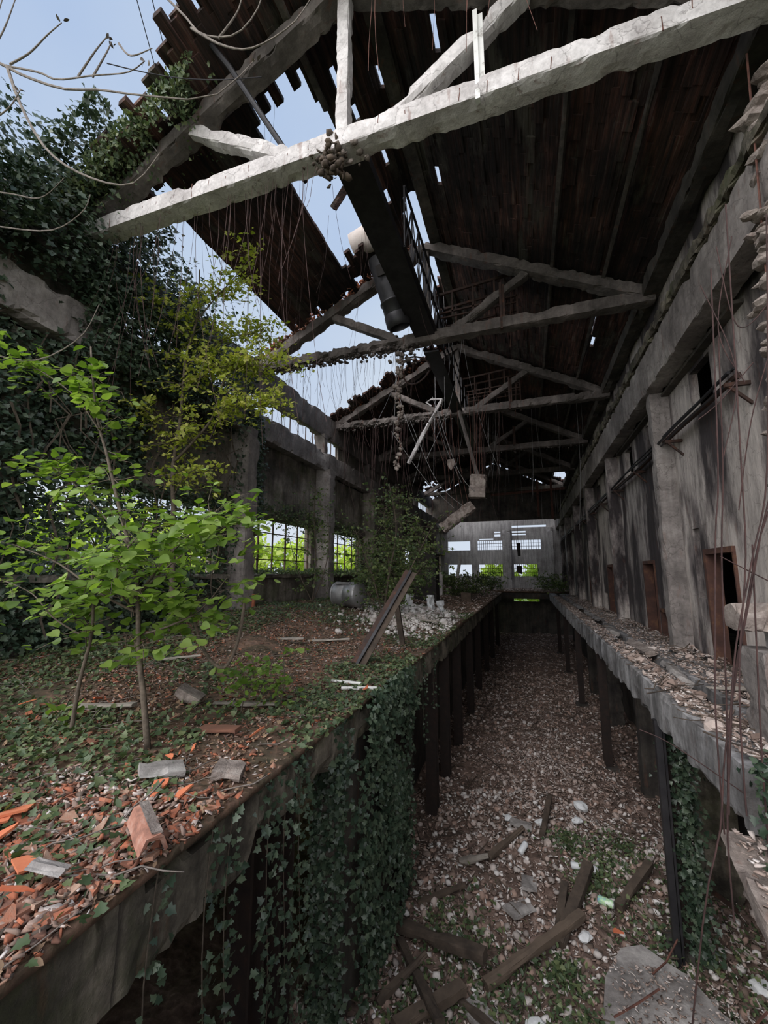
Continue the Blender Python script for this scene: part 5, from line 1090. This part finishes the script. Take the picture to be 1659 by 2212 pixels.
# -- pit floor
def pit():
    y = 4.2+random.random()**1.7*20; x = U_(-2.9, 3.2); return (x, y)
def pit_n():
    y = 5+random.random()*6; return (U_(-2.1, 2.8), y)
P = put(300, pit_n, gp, .03); individuals('stone_chunk', SHARDS+ROCKS[:3], P, RNG.uniform(.07, .2, 300), M['palechips'], 'rubble chunk lying in the near part of the pit', 'rubble chunk', 'rubble in the pit', .4)
P = put(1800, pit_n, gp, .05); stuff('rubble_crumbs', SHARDS+ROCKS[:2], P, RNG.uniform(.04, .13, 1800), M['whitechips'], 'whitish chips dotted over the near pit floor', 'rubble', .5)
P = put(26000, pit, gp, .02); stuff('rubble_crumbs', SHARDS+FLAKES+ROCKS[:2], P, RNG.uniform(.02, .16, 26000), M['chips'], 'mixed brown and pink rubble crumbs filling the pit floor', 'rubble', .5)
def heap(): return (random.gauss(.2, .9), random.gauss(12.2, 2.0))
P = put(5000, heap, gp, .03); stuff('rubble_crumbs', SHARDS+FLAKES+ROCKS[:1], P, RNG.uniform(.03, .13, 5000), M['palechips'], 'paler rubble heap in the middle of the pit', 'rubble', .6)
P = put(5000, lambda: (U_(-2.9, 3.2), U_(18, 39.5)), gp, .03); stuff('rubble_crumbs', SHARDS, P, RNG.uniform(.06, .22, 5000), M['chips'], 'rubble crumbs at the dark far end of the pit', 'rubble', .5)
P = put(700, pit, gp, .05); stuff('dry_twigs', TWIGS, P, RNG.uniform(.3, 1.0, 700), M['wood'], 'dark twigs strewn over the pit floor', 'twigs', .2)
# timbers in the pit
TB = [((-2.1, 6.7), (-.75, 6.35), .20, .45, 'thick charred beam lying across the bottom centre of the pit'), ((-.75, 6.3), (.55, 7.5), .16, .22, 'brown timber slanting up to the right from the charred beam'), ((.2, 7.1), (.75, 8.4), .20, .3, 'stout brown timber standing out in the pit centre right'), ((-1.95, 6.5), (-1.15, 5.35), .15, .35, 'dark square timber of the crossed pair, running to the right'), ((-1.95, 5.5), (-1.5, 6.15), .11, .5, 'dark timber of the crossed pair, running to the left'), ((-1.2, 6.1), (-.55, 5.7), .10, .2, 'thin brown timber right of the crossed pair'), ((-1.65, 5.25), (-1.0, 6.05), .18, .18, 'broad dark timber at the bottom edge under the crossed pair'), ((-.9, 8.6), (-.3, 9.4), .14, .12, 'charred stick in the pit centre'), ((0.05, 9.4), (.25, 10.7), .14, .2, 'dark plank standing up in the middle of the pit'), ((-1.4, 8.4), (-.9, 8.55), .15, .1, 'pale broken board left of the pit centre'), ((1.1, 8.0), (1.75, 8.9), .16, .15, 'mossy timber near the ivy draped post'), ((.2, 7.4), (.35, 8.05), .14, .3, 'short brown timber crossing the pit centre timber'), ((-1.9, 7.3), (-1.2, 7.7), .1, .1, 'thin dark pole at the foot of the pier')]
for j, (a, b, w, up_, lab) in enumerate(TB):
    za = gp(*a)+w/2; zb = gp(*b)+w/2+up_*.6; q = MB(); A = Vector((a[0], a[1], za)); Bv = Vector((b[0], b[1], zb)); q.beam((0, 0, 0), Bv-A, w*.8, w*.62, .1, .006, .02, seed=j+60)
    o = q.build('timber', M['wood'] if j not in (1, 2, 9) else M['woodg'] if j == 9 else M['wood']); o.location = A; tag(o, lab, 'timber', 'timbers in the pit')
# fallen concrete slab, lower right
t = tag(empty('fallen_slab', (1.25, 6.5, -3.55)), 'broken grey concrete slab lying at the lower right of the pit with bent rebars', 'concrete slab')
q = MB(); ol = [(-.75, -.9), (-.55, .1), (-.28, .62), (.0, .75), (.22, .55), (.45, .40), (.62, .0), (.95, -.35), (1.1, -.9), (.3, -1.2)]
V = [(x, y, .20+.03*noise.noise(Vector((x*3, y*3, 0)))+.05*x) for x, y in ol]+[(x*1.03, y*1.03, -.05) for x, y in ol]+[(0, -.2, .27)]; n = len(ol)
F = [(i, (i+1) % n, 2*n) for i in range(n)]+[(i, i+n, (i+1) % n+n, (i+1) % n) for i in range(n)]+[tuple(range(2*n-1, n-1, -1))]
q.add(V, F); q.build('slab', M['slabgrey'], t)
for k, (a, b) in enumerate([((-.55, -.5, .26), (.0, -.1, .36)), ((.0, .2, .28), (.4, .62, .45)), ((.3, -.6, .3), (1.0, -.2, .5))]):
    q = MB(); q.tube([a, ((a[0]+b[0])/2, (a[1]+b[1])/2, .30), b], .012, 5); q.build('rebar', M['rebar'], t)
P = np.stack([RNG.uniform(-.5, .8, 700), RNG.uniform(-.9, .3, 700), np.full(700, .28)], 1); scatter('gravel', SHARDS+FLAKES, P, rotmats(700, tilt=.3), RNG.uniform(.02, .09, 700), M['palechips'], t)['kind'] = 'stuff'
q = MB(); v, f = SHARDS[3]; q.add([(a*.32, b*.16, c*.2) for a, b, c in v], f); o = q.build('tile_shard', M['terrabright']); o.location = (1.0, 7.1, gp(1, 7.1)+.34); o.rotation_euler = (0, 0, -.5); tag(o, 'long pink orange shard lying on the fallen concrete slab', 'tile shard')
# cans
CN = [(-.30, 8.9, .9, 'canw', 'faded white can leaning in the middle of the pit'), (.6, 8.65, .1, 'canw', 'white can lying flat right of the pit centre'), (.92, 7.95, -.3, 'canb', 'blue and green drink can near the fallen slab')]
for x, y, rz, m_, lab in CN:
    t = tag(empty('can', (x, y, gp(x, y)+.11), rz), lab, 'can', 'cans'); R90 = Matrix.Rotation(math.radians(90 if m_ != 'canw' or rz < .5 else 60), 4, 'Y')
    q = MB(); addxf(q, lathe([(0, -.11), (.045, -.11), (.055, -.09), (.055, .09), (.045, .11), (0, .108)], 16), R90); body_ = q.build('body', M[m_], t, True)
    q = MB(); addxf(q, lathe([(.045, .105), (.048, .118), (.040, .118), (.038, .108)], 16), R90); q.build('rim', M['galv'], body_, True)
for j, (x, y, s, lab) in enumerate([(-.13, 5.95, .24, 'white plaster lump at the bottom centre edge of the picture'), (.55, 7.3, .20, 'bluish white sharp flake near the fallen slab'), (.85, 8.6, .16, 'small white lump in the pit right of the cans'), (.05, 9.9, .22, 'pale grey lump in the pit centre'), (-.6, 9.8, .2, 'white lump left of the pit centre'), (.9, 10.9, .34, 'broad whitish plaster piece on the rubble heap'), (2.6, 7.3, .28, 'pale stone at the right side of the pit behind the post'), (.75, 10.2, .22, 'long white stone right of the rubble heap')]):
    v, f = ROCKS2[j % 6]; q = MB(); q.add([(a*s, b*s*.8, c*s*.8) for a, b, c in v], f); o = q.build('plaster_lump', M['white_stone']); o.location = (x, y, gp(x, y)+.08); o.rotation_euler = (0, 0, j); tag(o, lab, 'plaster lump', 'white plaster lumps in the pit')
for j, (x, y, s, lab) in enumerate([(-.35, 9.7, .42, 'grey flat slab fragment in the pit centre'), (-.35, 7.6, .45, 'square grey fragment left of the brown timbers'), (-.2, 8.1, .40, 'greyish slab fragment in the rubble beside the brown timbers'), (-.75, 5.9, .5, 'mossy grey board like slab standing near the bottom centre')]):
    piece('slab_fragment', (x, y, gp(x, y)+.07), (s, s*.6, .05), (U_(-.2, .2), U_(-.2, .2), j*.8), M['slabgrey'], lab, 'slab fragment', j+4, .03, 'slab fragments in the pit')
# hanging concrete bits beside the left column
for j, (y, z, lab) in enumerate([(10.75, 2.95, 'brown tile chunk clinging to the window frame edge beside the left column, upper'), (10.75, 2.3, 'brown tile chunk clinging to the window frame edge beside the left column, lower')]):
    piece('clinging_chunk', (-7.95, y, z), (.42, .22, .10), (.2, .9, 1.2), M['wood'], lab, 'chunk', j, .03)
# pale debris leaning far left
for j, (x, y, z, h, lab) in enumerate([(-5.6, 27, .1, 2.4, 'pale leaning post standing in the scrub far down the left side'), (-4.6, 28, .1, 2.7, 'white splintered board leaning in the scrub far down the left side'), (-4.9, 25, .1, 1.6, 'short white post in front of the scrub far down the hall')]):
    q = MB(); q.beam((0, 0, 0), (.5 if j == 1 else .05, 0, h), .22, .14, .2, .03, .05, up=(0, 1, 0), seed=j); o = q.build('leaning_post', M['white']); o.location = (x, y, z); tag(o, lab, 'post', 'pale posts in the scrub')
q = MB(); q.box((-3.55, 24.0, 0), (-2.95, 24.4, .55), .03); o = q.build('crate', M['wood']); recenter(o, (-3.25, 24.2, 0)); tag(o, 'dark boxy lump on the left slab far down the hall', 'box')
q = MB(); q.box((-5.4, 19.8, 0), (-4.1, 20.6, 2.6), .03); o = q.build('metal_cabinet', M['black']); recenter(o, (-4.7, 20.2, 0)); tag(o, 'tall black cabinet like block in the shadows right of the thicket', 'cabinet')
q = MB()
for (x, zz0, zz1) in ((1.0, 5.6, 8.2), (1.9, 5.4, 8.2)): q.bar((x, 31, zz0), (x, 31, zz1), .14, .14, up=(0, 1, 0))
q.bar((-2.2, 31, 7.3), (2.8, 31, 7.5), .12, .16); o = q.build('hanging_frame', M['rebar']); recenter(o, (1, 31, 8.2)); tag(o, 'reddish frame hanging from the roof at the far right end', 'frame')
